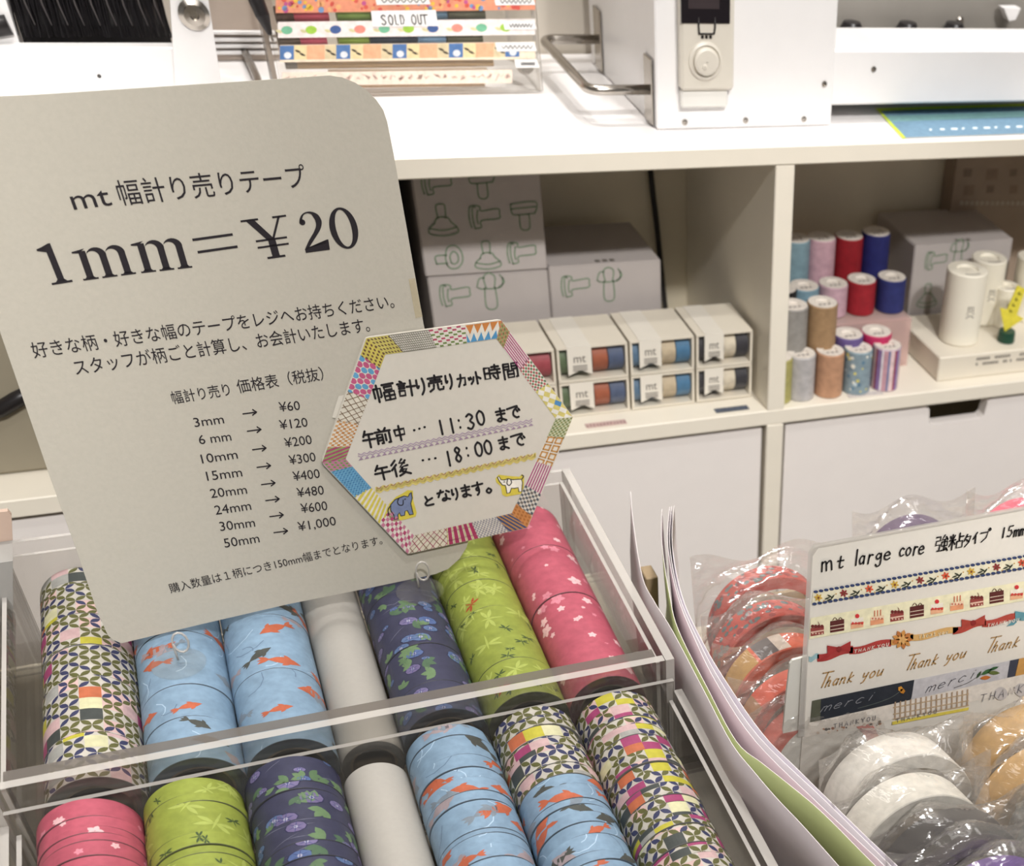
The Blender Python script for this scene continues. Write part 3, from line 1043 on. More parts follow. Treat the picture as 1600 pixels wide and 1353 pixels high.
f = glyph_map(zs(217, 1187), zs(303, 1173), 66)
rct(f, 0.0, 1.0, 0, .05)
q4(f, (.22, .05), (.78, .05), (.66, .11), (.34, .11))
rct(f, .34, .66, .05, .93)
q4(f, (.34, .93), (.66, .93), (.66, 1.0), (.56, 1.0))
q4(f, (-.06, .86), (.34, .80), (.34, .90), (-.06, .90))
q4(f, (-.06, .90), (.34, .86), (.56, 1.0), (.2, .935))
for L, R in ((zs(342, 1169), zs(572, 1139)), (zs(583, 1138), zs(806, 1113))):
    f = glyph_map(L, R, 50)
    for x0 in (.10, .44, .78):
        rct(f, x0, x0 + .125, 0.04, .74 if x0 > .1 else .93)
        rct(f, x0 - .075, x0 + .125 + .075, 0, .05)
        q4(f, (x0 - .03, .05), (x0 + .155, .05), (x0 + .125, .1), (x0, .1))
    q4(f, (-.01, .89), (.10, .87), (.225, 1.0), (-.01, .935))
    for x0 in (.225, .565):
        o_, i_ = [], []
        for k in range(11):
            t = pi - pi * k / 10
            o_.append((x0 + .165 + .175 * cos(t) + .005, .74 + .26 * max(0, sin(t)) - (.08 if k == 0 else 0)))
            i_.append((x0 + .10 + .115 * cos(t), .72 + .18 * max(0, sin(t)) - (.06 if k == 0 else 0)))
        band(f, o_, i_)
f = glyph_map(zs(826, 1076), zs(992, 1052), 66)
rct(f, 0.03, 1.03, .12, .18)
rct(f, 0.0, 1.0, .43, .49)
f = glyph_map(zs(1064, 1086), zs(1233, 1062), 66)
rct(f, .30, .74, 0, .05)
rct(f, .43, .61, .04, .46)
q4(f, (.02, 1.0), (.22, 1.0), (.61, .44), (.43, .44))
q4(f, (.82, 1.0), (.88, 1.0), (.59, .46), (.53, .46))
rct(f, -.08, .34, .955, 1.0)
rct(f, .68, 1.02, .955, 1.0)
rct(f, .14, .90, .44, .485)
rct(f, .14, .90, .28, .325)
f = glyph_map(zs(1274, 1053), zs(1378, 1039), 64)
q4(f, (0, 0), (.96, 0), (1.0, .26), (.93, .26))
q4(f, (0, 0), (.93, .26), (.88, .17), (0, .1))
sp = [(.06, .09), (.3, .27), (.58, .46), (.74, .60), (.80, .74), (.74, .87), (.60, .96), (.42, .98), (.26, .94), (.15, .84), (.13, .74)]
wd = [.10, .14, .16, .20, .24, .22, .10, .05, .06, .10, .16]
sp2 = smooth_line(sp, 4)
o_, i_ = [], []
for k, (x, y) in enumerate(sp2):
    q0, q1 = sp2[max(k - 1, 0)], sp2[min(k + 1, len(sp2) - 1)]
    dx, dy = q1[0] - q0[0], (q1[1] - q0[1]) * 1.6
    l = hypot(dx, dy)
    t = k / (len(sp2) - 1) * (len(wd) - 1)
    ww = wd[int(t)] + (wd[min(int(t) + 1, len(wd) - 1)] - wd[int(t)]) * (t - int(t))
    o_.append((x - dy / l * ww / 2, y + dx / l * ww / 2 * .62))
    i_.append((x + dy / l * ww / 2, y - dx / l * ww / 2 * .62))
band(f, o_, i_)
b.poly([f(.17 + .115 * cos(2 * pi * k / 14), .76 + .072 * sin(2 * pi * k / 14)) for k in range(14)])
f = glyph_map(zs(1395, 1040), zs(1508, 1025), 64)
o_ = [(.5 + .5 * cos(2 * pi * k / 40), .5 + .52 * sin(2 * pi * k / 40)) for k in range(41)]
i_ = [(.5 + .28 * cos(2 * pi * k / 40), .5 + .465 * sin(2 * pi * k / 40)) for k in range(41)]
band(f, o_, i_)
b.build('price_text', INK, sign)

# yellowed tape on the right edge and torn paper by the hexagon
TAPE = clear_mat('yellowed_tape', (0.93, 0.89, 0.78, 1), 0.2, 1.4, milk=0.25, milk_color=(0.75, 0.68, 0.52, 1))
b = MB()
b.poly([SP.px(638, 436, .0004), SP.px(648, 434, .0004), SP.px(660, 494, .0004), SP.px(649, 497, .0004)])
o = b.build('tape_strip', TAPE, sign)
o['label'] = 'yellowed clear tape on the right edge'

# small clear feet clipping the card
for k, (cx, cy, tx, ty) in enumerate(((279, 1036, 276, 1012), (656, 922, 652, 905))):
    z = ZA + RB + 0.0012
    c0 = at(cx, cy, 2, z)
    t = thing('card_stand', ('clear plastic card foot on the blue goldfish rolls, under the left of the price card', 'clear plastic card foot on the navy morning-glory rolls, under the right of the price card')[k], 'card stand', c0)
    b = MB()
    b.lathe((c0.x, c0.y, z - .0009), (0, 0, 1), [(0.0005, 0), (0.0125, 0), (0.0127, 0.0004), (0.0125, 0.0009), (0.0005, 0.0009)], seg=36)
    b.build('base_disc', ACRYLIC, t)
    b = MB()
    p = [Vector((c0.x - .0035 + .0035 * cos(a), c0.y + 0.003, c0.z + 0.0115 + .007 * sin(a))) for a in [2 * pi * q / 20 for q in range(20)]]
    b.tube([Vector((c0.x, c0.y + 0.003, c0.z)), Vector((c0.x, c0.y + .003, c0.z + .005))] + [Vector((c0.x + .0035 - .0035 * cos(q * pi / 6), c0.y + .003, c0.z + .010 + .006 * sin(q * pi / 6))) for q in range(0, 13)], 0.0006, seg=6)
    b.build('wire_clip', ACRYLIC_EDGE, t)

# ------------------------------------------------------------------ the hexagon notice
HP = Plane(SP.o - SP.n * 0.0032, _h, _d)
HX, HS = (480, 480), 440 / 1488.0


def hz(x, y):
    return (HX[0] + x * HS, HX[1] + y * HS)


hexa = thing('hexagon_notice', 'hexagonal handwritten card of cutting hours, edged with patterned tape, taped onto the price card', 'sign', HP.px(*hz(740, 690)))
OUT6 = [(310, 160), (1025, 65), (1405, 580), (1165, 1165), (530, 1305), (75, 820)]
INN6 = [(412, 250), (1000, 166), (1312, 588), (1080, 1088), (562, 1205), (202, 800)]
b = MB()
n6 = []
for k in range(6):
    p, a, q = OUT6[k], OUT6[k - 1], OUT6[(k + 1) % 6]
    for o_, t in ((a, .03), (a, .0), (q, .03)):
        if t or True:
            pass
    n6 += [(p[0] + (a[0] - p[0]) * .025, p[1] + (a[1] - p[1]) * .025), (p[0] + ((a[0] - p[0]) + (q[0] - p[0])) * .006, p[1] + ((a[1] - p[1]) + (q[1] - p[1])) * .006), (p[0] + (q[0] - p[0]) * .025, p[1] + (q[1] - p[1]) * .025)]
b.slab([HP.px(*hz(*p)) for p in n6], HP.n * 0.0018)
b.build('card', WHITE_CARD, hexa)


def pat(kind, L, c1, c2=None, c3=None):
    """pattern pieces in a strip L long and 10 wide"""
    P = []

    def R(x0, x1, y0, y1, c):
        P.append(([(x0, y0), (x1, y0), (x1, y1), (x0, y1)], c))
    if kind == 'dots':
        for i in range(int(L / 2) + 1):
            for j in range(5):
                P.append((ngon(i * 2 + (j % 2), 1 + j * 2, .62, 8), c1))
    elif kind == 'grid':
        for i in range(int(L / 1.25) + 1):
            R(i * 1.25, i * 1.25 + .4, 0, 10, c1)
        for j in range(9):
            R(0, L, j * 1.2, j * 1.2 + .35, c2 or c1)
    elif kind == 'bricks':
        for i in range(int(L / 2.6) + 1):
            for j in range(8):
                if (i + j) % 2 == 0:
                    R(i * 2.6, i * 2.6 + 2.4, j * 1.3, j * 1.3 + .95, c1 if j % 4 < 2 else c2)
    elif kind == 'tri':
        for i in range(int(L / 4.6) + 1):
            P.append(([(i * 4.6, .2), (i * 4.6 + 4.6, .2), (i * 4.6 + 2.3, 5.4)], c1))
            P.append(([(i * 4.6 - 2.3, 9.8), (i * 4.6 + 2.3, 9.8), (i * 4.6, 5.0)], c2))
    elif kind == 'stripes':
        for j in range(7):
            R(0, L, .5 + j * 1.4, 1.2 + j * 1.4, c1)
    elif kind == 'bars':
        for i in range(int(L / 3.6) + 1):
            R(i * 3.6, i * 3.6 + 2.3, 0, 10, c1)
            R(i * 3.6 + 2.7, i * 3.6 + 3.1, 0, 10, c2)
        R(0, L, 2.2, 2.6, c3)
        R(0, L, 7.4, 7.8, c3)
    elif kind == 'check':
        s = c3 or 1.7
        for i in range(int(L / s) + 1):
            for j in range(int(10 / s) + 1):
                if (i + j) % 2 == 0:
                    R(i * s, i * s + s, j * s, j * s + s, c1 if j % 2 else (c2 or c1))
    elif kind == 'diamond':
        for i in range(int(L / 5) + 1):
            for j in range(2):
                P.append(([(i * 5, 2.5 + j * 5), (i * 5 + 2.5, j * 5), (i * 5 + 5, 2.5 + j * 5), (i * 5 + 2.5, 5 + j * 5)], c2 if (i * 2 + j) == 4 else c1))
    elif kind == 'rings':
        for i in range(int(L / 5) + 1):
            for j in range(2):
                x, y = i * 5 + .4, j * 5 + .4
                for a in ((x, x + 4.2, y, y + .9), (x, x + 4.2, y + 3.3, y + 4.2), (x, x + .9, y, y + 4.2), (x + 3.3, x + 4.2, y, y + 4.2)):
                    R(*a, c1)
    elif kind == 'polka':
        for i in range(int(L / 3.4) + 1):
            for j in range(4):
                P.append((ngon(i * 3.4 + (j % 2) * 1.7, .9 + j * 2.9, 1.55, 14), c1 if (i + j * 2) % 3 else c2))
    elif kind == 'cross':
        for i in range(-3, int(L / 4) + 1):
            for sg in (0, 1):
                x0, x1 = i * 4, i * 4 + 10
                if sg:
                    x0, x1 = x1, x0
                P.append(([(x0 - .28, 0), (x0 + .28, 0), (x1 + .28, 10), (x1 - .28, 10)], c1 if i % 2 else (c2 or c1)))
    elif kind == 'diag':
        for i in range(-4, int(L / 2.8) + 1):
            P.append(([(i * 2.8, 0), (i * 2.8 + 1.5, 0), (i * 2.8 + 6.5, 10), (i * 2.8 + 5, 10)], c1))
    return [(q, c) for q, c in ((clip_rect(p, 0, L, 0, 10), c) for p, c in P) if q]


WH = rgb(212, 207, 196)
SEG = [  # edge, s0, s1, base, pattern
    (0, 0, .17, ink(214, 200, 92), ('dots', ink(120, 92, 66))), (0, .16, .46, WH, ('grid', ink(128, 122, 120), ink(128, 128, 100))),
    (0, .46, .735, WH, ('bricks', ink(196, 70, 104), ink(116, 144, 70))), (0, .735, 1.0, WH, ('tri', ink(216, 130, 58), ink(72, 150, 204))),
    (1, 0, .12, ink(170, 168, 104), ('check', ink(130, 120, 70), ink(196, 120, 90), 1.2)), (1, .12, .40, WH, ('stripes', ink(188, 66, 130))),
    (1, .38, .66, WH, ('check', ink(196, 80, 80), ink(96, 130, 90), 1.3)), (1, .66, 1.0, ink(226, 210, 110), ('diamond', ink(238, 234, 222), ink(70, 140, 200))),
    (2, 0, .20, ink(206, 210, 170), ('check', ink(124, 140, 84), ink(150, 150, 90), 1.2)), (2, .18, .45, WH, ('rings', ink(214, 150, 70))),
    (2, .45, .70, WH, ('stripes', ink(180, 66, 128))), (2, .70, .90, WH, ('check', ink(120, 112, 104), ink(90, 100, 110), 1.4)), (2, .89, 1.0, ink(218, 140, 70), ('dots', ink(186, 110, 50))),
    (3, 0, .16, ink(214, 150, 76), ('diag', ink(60, 80, 130))), (3, .15, .41, WH, ('check', ink(150, 148, 158), None, 1.0)),
    (3, .41, .67, WH, ('bars', ink(184, 50, 96), ink(200, 190, 70), ink(204, 120, 150))), (3, .66, 1.0, ink(222, 214, 190), ('cross', ink(150, 110, 90), ink(184, 80, 110))),
    (4, 0, .34, WH, ('check', ink(190, 62, 110), ink(208, 120, 150), 2.0)), (4, .33, .63, WH, ('diag', ink(226, 206, 74))),
    (4, .62, .90, ink(110, 180, 218), ('check', ink(60, 128, 184), ink(80, 150, 200), 0.9)), (4, .89, 1.0, ink(196, 120, 150), ('dots', ink(110, 170, 70))),
    (5, 0, .12, ink(150, 176, 96), ('diag', ink(176, 70, 110))), (5, .11, .34, WH, ('check', ink(206, 136, 66), ink(216, 160, 100), 1.3)),
    (5, .33, .58, ink(224, 216, 196), ('cross', ink(140, 116, 92))), (5, .57, .87, WH, ('polka', ink(206, 84, 130), ink(90, 164, 212))), (5, .86, 1.0, ink(216, 198, 80), ('dots', ink(120, 84, 60)))]
b = MB()
for e, s0, s1, base, pt in SEG:
    A, B_, Ai, Bi = OUT6[e], OUT6[(e + 1) % 6], INN6[e], INN6[(e + 1) % 6]

    def fm(s, t, lift, A=A, B_=B_, Ai=Ai, Bi=Bi):
        x = (A[0] + (B_[0] - A[0]) * s) * (1 - t) + (Ai[0] + (Bi[0] - Ai[0]) * s) * t
        y = (A[1] + (B_[1] - A[1]) * s) * (1 - t) + (Ai[1] + (Bi[1] - Ai[1]) * s) * t
        return HP.px(*hz(x, y), lift)
    ln = hypot(B_[0] - A[0], B_[1] - A[1]) * (s1 - s0)
    L = ln / 9.5
    t0 = 0.03
    hh = .0002 + .00005 * (SEG.index((e, s0, s1, base, pt)) % 2)
    b.poly([fm(s0, t0, hh), fm(s1, t0, hh), fm(s1, 1, hh), fm(s0, 1, hh)], 0, base)
    for q, c in pat(pt[0], L, *pt[1:]):
        b.poly([fm(s0 + (s1 - s0) * x / L, t0 + (1 - t0) * y / 10, hh + .00012) for x, y in q], 0, c)
o = b.build('tape_border', PRINT, hexa)
o['label'] = 'border of patterned tape pieces'

b = MB()
W1 = 0.00118
hand_line(b, HP, [('幅', 358, 475, 505, 482, 95), ('計', 482, 578, 474, 462, 85), ('り', 575, 645, 466, 452, 90), ('売', 640, 732, 448, 432, 85), ('り', 728, 785, 434, 424, 80),
                  ('カ', 795, 850, 424, 414, 70), ('ッ', 852, 890, 410, 404, 60), ('ト', 886, 930, 408, 400, 70), ('時', 938, 1026, 394, 380, 85), ('間', 1036, 1124, 382, 368, 85)], HX, HS, W1)
hand_line(b, HP, [('午', 300, 370, 745, 733, 95), ('前', 366, 455, 733, 716, 90), ('中', 462, 532, 708, 694, 80), ('…', 568, 636, 685, 665, 75),
                  ('1', 695, 735, 676, 668, 80), ('1', 752, 792, 668, 660, 82), (':', 795, 830, 656, 648, 80), ('3', 842, 895, 650, 640, 88), ('0', 895, 950, 628, 616, 82),
                  ('ま', 995, 1062, 610, 596, 75), ('で', 1062, 1132, 596, 578, 75)], HX, HS, W1)
hand_line(b, HP, [('午', 362, 448, 918, 900, 85), ('後', 450, 552, 898, 876, 90), ('…', 608, 690, 848, 834, 80), ('1', 735, 775, 842, 834, 82), ('8', 776, 832, 824, 812, 85), (':', 836, 872, 806, 798, 85),
                  ('0', 885, 938, 792, 782, 80), ('0', 935, 988, 782, 770, 80), ('ま', 1010, 1075, 758, 744, 72), ('で', 1080, 1158, 742, 724, 75)], HX, HS, W1)
hand_line(b, HP, [('と', 612, 678, 1054, 1042, 55), ('な', 690, 765, 1032, 1016, 65), ('り', 762, 812, 1020, 1008, 62), ('ま', 812, 874, 1008, 994, 68), ('す', 878, 940, 996, 980, 70), ('。', 946, 978, 986, 980, 32)], HX, HS, W1)
b.build('handwriting', MARKER, hexa)

b = MB()


def hp(x, y, l=.0003):
    return HP.px(*hz(x, y), l)


def wave(x0, y0, x1, y1, n, amp, w, c, lift=.00022, zig=True):
    pts = []
    for k in range(n * 2 + 1):
        t = k / (2 * n)
        pts.append(HP.ab(*hz(x0 + (x1 - x0) * t, y0 + (y1 - y0) * t + (amp if k % 2 else -amp))))
    stroke(b, pts, w, lambda a, bb: HP.pt(a, bb, lift), 0, c, smooth=not zig)


for off, al in ((0, 4), (12, 4)):
    wave(270, 778 + off, 1186, 594 + off, 30, 4.5, .0006, rgb(166, 148, 166))
for k in range(30):
    x, y = 270 + 916 * k / 29.6, 806 - 184 * k / 29.6
    b.poly([hp(x, y + 3), hp(x + 27, y - 3), hp(x + 14, y - 13)], 0, rgb(150, 128, 150))
for off in (0, 8, 16):
    wave(365, 958 + off, 1204, 778 + off, 22, 5, .0012, rgb(206, 190, 112), zig=False)
for k in range(22):
    x, y = 368 + 836 * k / 22, 952 - 180 * k / 22
    stroke(b, [HP.ab(*hz(x, y)), HP.ab(*hz(x + 10, y + 6)), HP.ab(*hz(x + 22, y - 4))], .0005, lambda a, bb: HP.pt(a, bb, .00026), 0, rgb(160, 120, 96))
b.build('ruled_tape', PRINT, hexa)
o = hexa.children[-1]
o['label'] = 'violet zigzag and yellow wavy tape lines'


def sticker(name, halo, body, lines, fill, lab):
    global b
    b = MB()
    for l, pts, c in ((.00025, halo, rgb(206, 190, 76)), (.00032, body, fill)):
        cx, cy = sum(p[0] for p in pts) / len(pts), sum(p[1] for p in pts) / len(pts)
        b.poly([hp(x, y, l) for x, y in pts], 0, c)
    ol = [HP.ab(*hz(*p)) for p in body + body[:1]]
    stroke(b, ol, .0005, lambda a, bb: HP.pt(a, bb, .0004), 0, rgb(50, 48, 52), smooth=False)
    for ln in lines:
        stroke(b, [HP.ab(*hz(*p)) for p in ln], .0006, lambda a, bb: HP.pt(a, bb, .00042), 0, rgb(50, 48, 52))
    o = b.build('elephant_sticker', PRINT, hexa)
    o['label'] = lab


sticker('e', [(424, 1090), (430, 1040), (470, 1000), (500, 985), (530, 965), (558, 968), (560, 1020), (578, 1085), (572, 1105), (520, 1120), (460, 1132), (440, 1125)],
        [(440, 1072), (440, 1042), (462, 1016), (490, 1004), (510, 996), (532, 1000), (540, 984), (548, 976), (554, 1006), (546, 1036), (556, 1080), (560, 1092), (540, 1096), (528, 1072), (516, 1076), (514, 1098), (494, 1102), (486, 1084), (478, 1096), (480, 1116), (460, 1120), (456, 1096)],
        [[(484, 1006), (476, 1028), (486, 1044), (504, 1042), (506, 1018)], [(514, 1014), (518, 1012)], [(440, 1046), (426, 1070), (430, 1098)]], rgb(116, 128, 160), 'blue-grey elephant sticker with a yellow rim')
sticker('e', [(994, 905), (1010, 884), (1060, 890), (1120, 895), (1135, 880), (1146, 895), (1142, 970), (1132, 985), (1050, 1000), (1030, 990), (1022, 945), (998, 925)],
        [(1004, 898), (1012, 892), (1022, 910), (1040, 912), (1060, 904), (1084, 910), (1110, 908), (1130, 908), (1136, 924), (1132, 972), (1118, 974), (1114, 952), (1092, 956), (1078, 954), (1070, 978), (1054, 982), (1050, 956), (1046, 940), (1030, 938), (1014, 918)],
        [[(1058, 908), (1054, 930), (1066, 940), (1078, 926), (1074, 910)], [(1038, 922), (1042, 922)], [(1132, 908), (1142, 892), (1132, 886)]], rgb(232, 228, 216), 'white elephant sticker with a yellow rim')
b = MB()
b.poly([SP.px(*hz(165, 468), .0006), SP.px(*hz(215, 455), .0006), SP.px(*hz(180, 590), .0006), SP.px(*hz(130, 582), .0006), SP.px(*hz(145, 530), .0006)])
b.build('paper_scrap', WHITE_CARD, hexa)
# ------------------------------------------------------------------ on the worktop: tape-cutting machines, sample stand, leaflet
ZC = Z_COUNTER
mac = thing('tape_cutting_machine', 'white boxy tape cutting machine with dial, dark screen and steel handle, right on the worktop', 'machine', (0.38, 1.08, ZC))
m0, m1, mf, mb_ = 0.3105, 0.4495, 0.9905, 1.162
b = MB()
b.box(m0, m1, mf, mb_, ZC + .0003, ZC + 0.22, bev=0.0012)
b.build('body', ENAMEL, mac)
# long bar running right from the body with a gap beneath
zb0, zb1 = at(1297, 165, 1, 0.997).z, at(1297, 78, 1, 0.997).z
b = MB()
b.box(m1 + .0003, 0.93, 0.997, 1.060, zb0, zb1, bev=0.0015)
b.box(0.90, 0.93, 0.997, 1.060, ZC + .0003, zb0)
b.build('cutter_bar', ENAMEL, mac)
GREY = mat('grey_panel', color=rgb(142, 137, 130), rough=0.45, noise=0.04, scale=50)
b = MB()
b.box(m1 + .0003, 0.93, 1.085, 1.092, ZC + .0003, ZC + 0.22)
b.build('rear_panel', GREY, mac)
b = MB()
b.box(m1 + .0003, 0.93, 1.060, 1.085, zb0 + .006, zb0 + .012)
b.build('feed_plate', GREY, mac)
for px_ in (1334, 1421, 1494):
    p = at(px_, 66, 1, 1.066)
    b = MB()
    b.lathe((p.x, 1.072, zb1 - .021), (0, 0, 1), [(.0005, .0225), (.007, .022), (.009, .018), (.009, 0.0), (.0005, 0)], seg=20)
    b.build('knob', DARK, mac)
p = at(1500, 33, 1, 1.0846)
b = MB()
b.lathe((p.x, 1.085, p.z), (0, -1, 0), [(.0035, 0), (.0035, .001), (.0015, .002), (.0003, .002)], seg=14)
b.build('bolt', STEEL, mac)
b = MB()
q = [at(x, y, 1, 1.08) for x, y in ((1560, 8), (1586, 8), (1578, 26), (1568, 28))]
b.slab(q, (0, -.01, 0))
b.build('hook', ENAMEL, mac)
for x, y, yy in ((1070, 191, mf), (1165, 188, mf), (1256, 186, mf), (1288, 131, mf), (1365, 108, 0.997)):
    p = at(x, y, 1, yy)
    b = MB()
    b.lathe((p.x, yy - .0001, p.z), (0, -1, 0), [(.0022, 0), (.0020, .0007), (.0010, .0009), (.0009, .0004), (.0003, .0004)], seg=12)
    b.build('screw', STEEL, mac)
# hand controller on the front
cx0, cx1 = at(1058, 100, 1, mf).x, at(1141, 100, 1, mf).x
cz0, cz1 = at(1060, 137, 1, mf).z, ZC + .155
BEIGE = mat('beige_plastic', color=rgb(206, 200, 188), rough=0.4, noise=0.02, scale=80)
ctl = MB()
ctl.box(cx0, cx1, mf - .009, mf - .0002, cz0, cz1, bev=.002)
ctl = ctl.build('controller', BEIGE, mac)
b = MB()
b.box(cx0 + .001, cx1 - .004, mf - .006, mf - .0002, cz0 - .012, cz0 - .0004, bev=.001)
b.build('controller_holder', mat('pale_grey_plastic', color=rgb(216, 214, 208), rough=0.35, noise=.02), mac)
s0, s1, sz0 = at(1064, 30, 1, mf - .009).x, at(1140, 30, 1, mf - .009).x, at(1100, 36, 1, mf - .009).z
b = MB()
b.box(s0, s1, mf - .0098, mf - .0088, sz0, cz1 - .004)
b.build('screen', mat('dark_screen', color=rgb(28, 24, 28), rough=0.12, spec=.5, noise=.05), ctl)
b = MB()
b.box(s0 + .005, s1 - .008, mf - .0101, mf - .0096, sz0 + .009, sz0 + .035)
b.build('display_window', mat('screen_window', color=rgb(58, 50, 52), rough=0.15, noise=.05), ctl)
dc = at(1102, 95, 1, mf - .009)
b = MB()
b.lathe((dc.x, mf - .0088, dc.z), (0, -1, 0), [(.0125, 0), (.0125, .0012), (.0105, .0022), (.0102, .0010), (.0095, .0010), (.0090, .0035), (.0075, .0045), (.0004, .0047)], seg=36)
b.lathe((dc.x - .002, mf - .0088 - .0046, dc.z - .003), (0, -1, 0), [(.002, 0), (.0016, .0006), (.0003, .0008)], seg=14)
b.build('dial', BEIGE, ctl)
b = MB()
kx, kz = at(1104, 42, 1, mf - .0095).x, at(1104, 42, 1, mf - .0095).z
for s in (-1, 1):
    b.tube([(kx + s * .006, mf - .0098, kz + .006), (kx + s * .006, mf - .0105, kz), (kx + s * .0055, mf - .010, kz - .004)], .0006, seg=6)
b.tube([(kx - .006, mf - .0098, kz - .0042), (kx + .006, mf - .0098, kz - .0042)], .0005, seg=6)
for k in range(3):
    b.box(kx - .004 + k * .003, kx - .002 + k * .003, mf - .0094, mf - .0089, kz - .0075, kz - .0055)
b.build('print_marks', DARK, ctl)
# steel handle on the left side
h0, h1 = at(1008, 150, 0, m0), at(937, 78, 0, m0)
zh = max((h0.z + h1.z) / 2, ZC + .0235)
ya, yb_ = min(h0.y, h1.y), max(h0.y, h1.y)
ya, yb_ = 1.005, 1.135
xo = at(905, 125, 2, zh).x
r_ = .0035
b = MB()
pts = [(m0, ya, zh)]
for k in range(7):
    a = pi / 2 * k / 6
    pts.append((xo + .010 - .010 * sin(a), ya + .010 - .010 * cos(a), zh))
for k in range(7):
    a = pi / 2 * k / 6
    pts.append((xo + .010 - .010 * cos(a), yb_ - .010 + .010 * sin(a), zh))
pts.append((m0, yb_, zh))
b.tube(pts, r_, seg=12)
hd = b.build('handle', STEEL, mac)
for y in (ya, yb_):
    b = MB()
    b.box(m0 - .002, m0 - .0002, y - .009, y + .009, zh - .022, zh + .022, bev=.0007)
    b.build('mounting_plate', STEEL, hd)

# leaflet on the worktop under the bar
LEAF = thing('leaflet', 'blue and green printed leaflet lying on the worktop under the cutter bar', 'leaflet', at(1500, 195, 2, ZC))
b = MB()
zl = ZC + .0004
pl = [(1366, 168), (1409, 216.5), (1620, 209), (1620, 160)]
c4 = [at(x, y, 2, zl) for x, y in pl]
b.slab(c4, (0, 0, .0003))
b.build('sheet', WHITE_CARD, LEAF)
LP = Plane(at(1409, 216, 2, zl + .0004), (1, 0, 0), (0, -1, 0))
b = MB()


def lp(x, y, l=.0001):
    return at(x, y, 2, zl + .0003 + l)


b.poly([lp(1368, 169), lp(1372, 169), lp(1416, 215.6), lp(1410, 216)], 0, rgb(196, 214, 60))
b.poly([lp(1372, 169), lp(1620, 161), lp(1620, 166), lp(1377, 174)], 0, rgb(196, 214, 60))
b.poly([lp(1376, 173), lp(1620, 165), lp(1620, 208), lp(1415, 215)], 0, rgb(108, 138, 160))
b.poly([lp(1384, 181, .0002), lp(1620, 173, .0002), lp(1620, 182, .0002), lp(1392, 190, .0002)], 0, rgb(130, 170, 170))
for k in range(9):
    x = 1452 + k * 17
    b.poly([lp(x, 204 - k * .6, .0002), lp(x + 4 + (k % 3) * 3, 204 - k * .6, .0002), lp(x + 4 + (k % 3) * 3, 201 - k * .6, .0002), lp(x, 201 - k * .6, .0002)], 0, rgb(214, 224, 232))
b.build('print', PRINT, LEAF)

# frame machine at the left, with the brush
fr = thing('brush_machine', 'white metal frame machine with a black brush strip, cut by the upper left corner', 'machine', (-0.07, 1.12, ZC))
yf = 1.088
b = MB()
zt = at(100, 74, 1, yf).z
b.box(-0.26, at(280, 100, 1, yf).x, yf, yf + .012, ZC + .0003, zt, bev=.001)
b.build('front_rail', ENAMEL, fr)
b = MB()
zt2 = at(100, 62, 1, yf + .01).z
q = [at(x, y, 1, yf - .004) for x, y in ((262, -60), (316, -60), (349, 150), (276, 156))]
q = [Vector((p.x, p.y, max(p.z, ZC + .0003))) for p in q]
b.slab(q, (0, .0038, 0))
b.build('post', ENAMEL, fr)
b = MB()
p = at(303, 22, 1, yf - .0042)
b.lathe((p.x, p.y, p.z), (0, -1, 0), [(.0095, 0), (.0095, .0015), (.0065, .003), (.0062, .0042), (.0028, .0046), (.0024, .0025), (.0003, .0025)], seg=24)
b.build('bolt', STEEL, fr)
p = at(155, 119, 1, yf)
b = MB()
b.lathe((p.x, yf + .0004, p.z), (0, -1, 0), [(.0014, 0), (.0012, .0005), (.0002, .0005)], seg=10)
b.build('screw_hole', DARK, fr)
bx0, bx1 = at(28, 40, 1, yf + .03).x, at(262, 40, 1, yf + .03).x
br = MB()
br.box(bx0, bx1, yf + .034, yf + .044, zt - .012, zt + .09, c=rgb(24, 22, 24))
rng = random.Random(5)
n = 120
for k in range(n):
    xk = bx0 + (bx1 - bx0) * (k + .5) / n
    dx = rng.uniform(-.003, .003)
    br.tube([(xk, yf + .033, zt + .09), (xk + dx * .3, yf + .026 + rng.uniform(0, .004), zt + .03), (xk + dx, yf + .018 + rng.uniform(0, .006), zt + .001)], [.0007, .0007, .0003], seg=4, c=rgb(26, 24, 26), caps=False)
for k in range(9):
    xk = bx0 + (bx1 - bx0) * (k + .7) / 9.4
    br.tube([(xk, yf + .028, zt + .09), (xk + .002, yf + .021, zt + .02), (xk + .004, yf + .02, zt + .008)], [.0007, .0006, .0003], seg=5, c=rgb(70, 66, 66), caps=False)
br.build('brush', GLOSSY, fr)
b = MB()
b.box(-0.26, bx0 - .001, yf + .0125, yf + .05, zt - .02, zt + .09)
b.build('side_housing', ENAMEL, fr)
b = MB()
b.tube([at(-30, 45, 1, yf + .0122), at(14, 38, 1, yf + .0122)], .006, seg=10)
b.build('lever', DARK, fr)

# bent-wire handle behind the price card
wh = thing('wire_handle', 'bent steel wire handle lying on the worktop beside the frame machine', 'handle', at(390, 120, 2, ZC))
b = MB()
zz = ZC + .006
b.tube([at(x, y, 2, zz) for x, y in ((336, 71), (360, 70), (375, 73), (384, 84), (394, 104), (402, 122), (404, 140), (396, 152), (360, 156), (342, 154))], .0028, seg=8)
b.build('wire', STEEL, wh)
b = MB()
for x, y in ((338, 71), (402, 124)):
    p = at(x, y, 2, zz)
    b.box(p.x - .003, p.x + .003, p.y - .003, p.y + .003, ZC + .0003, zz - .001)
b.build('foot', STEEL, wh)

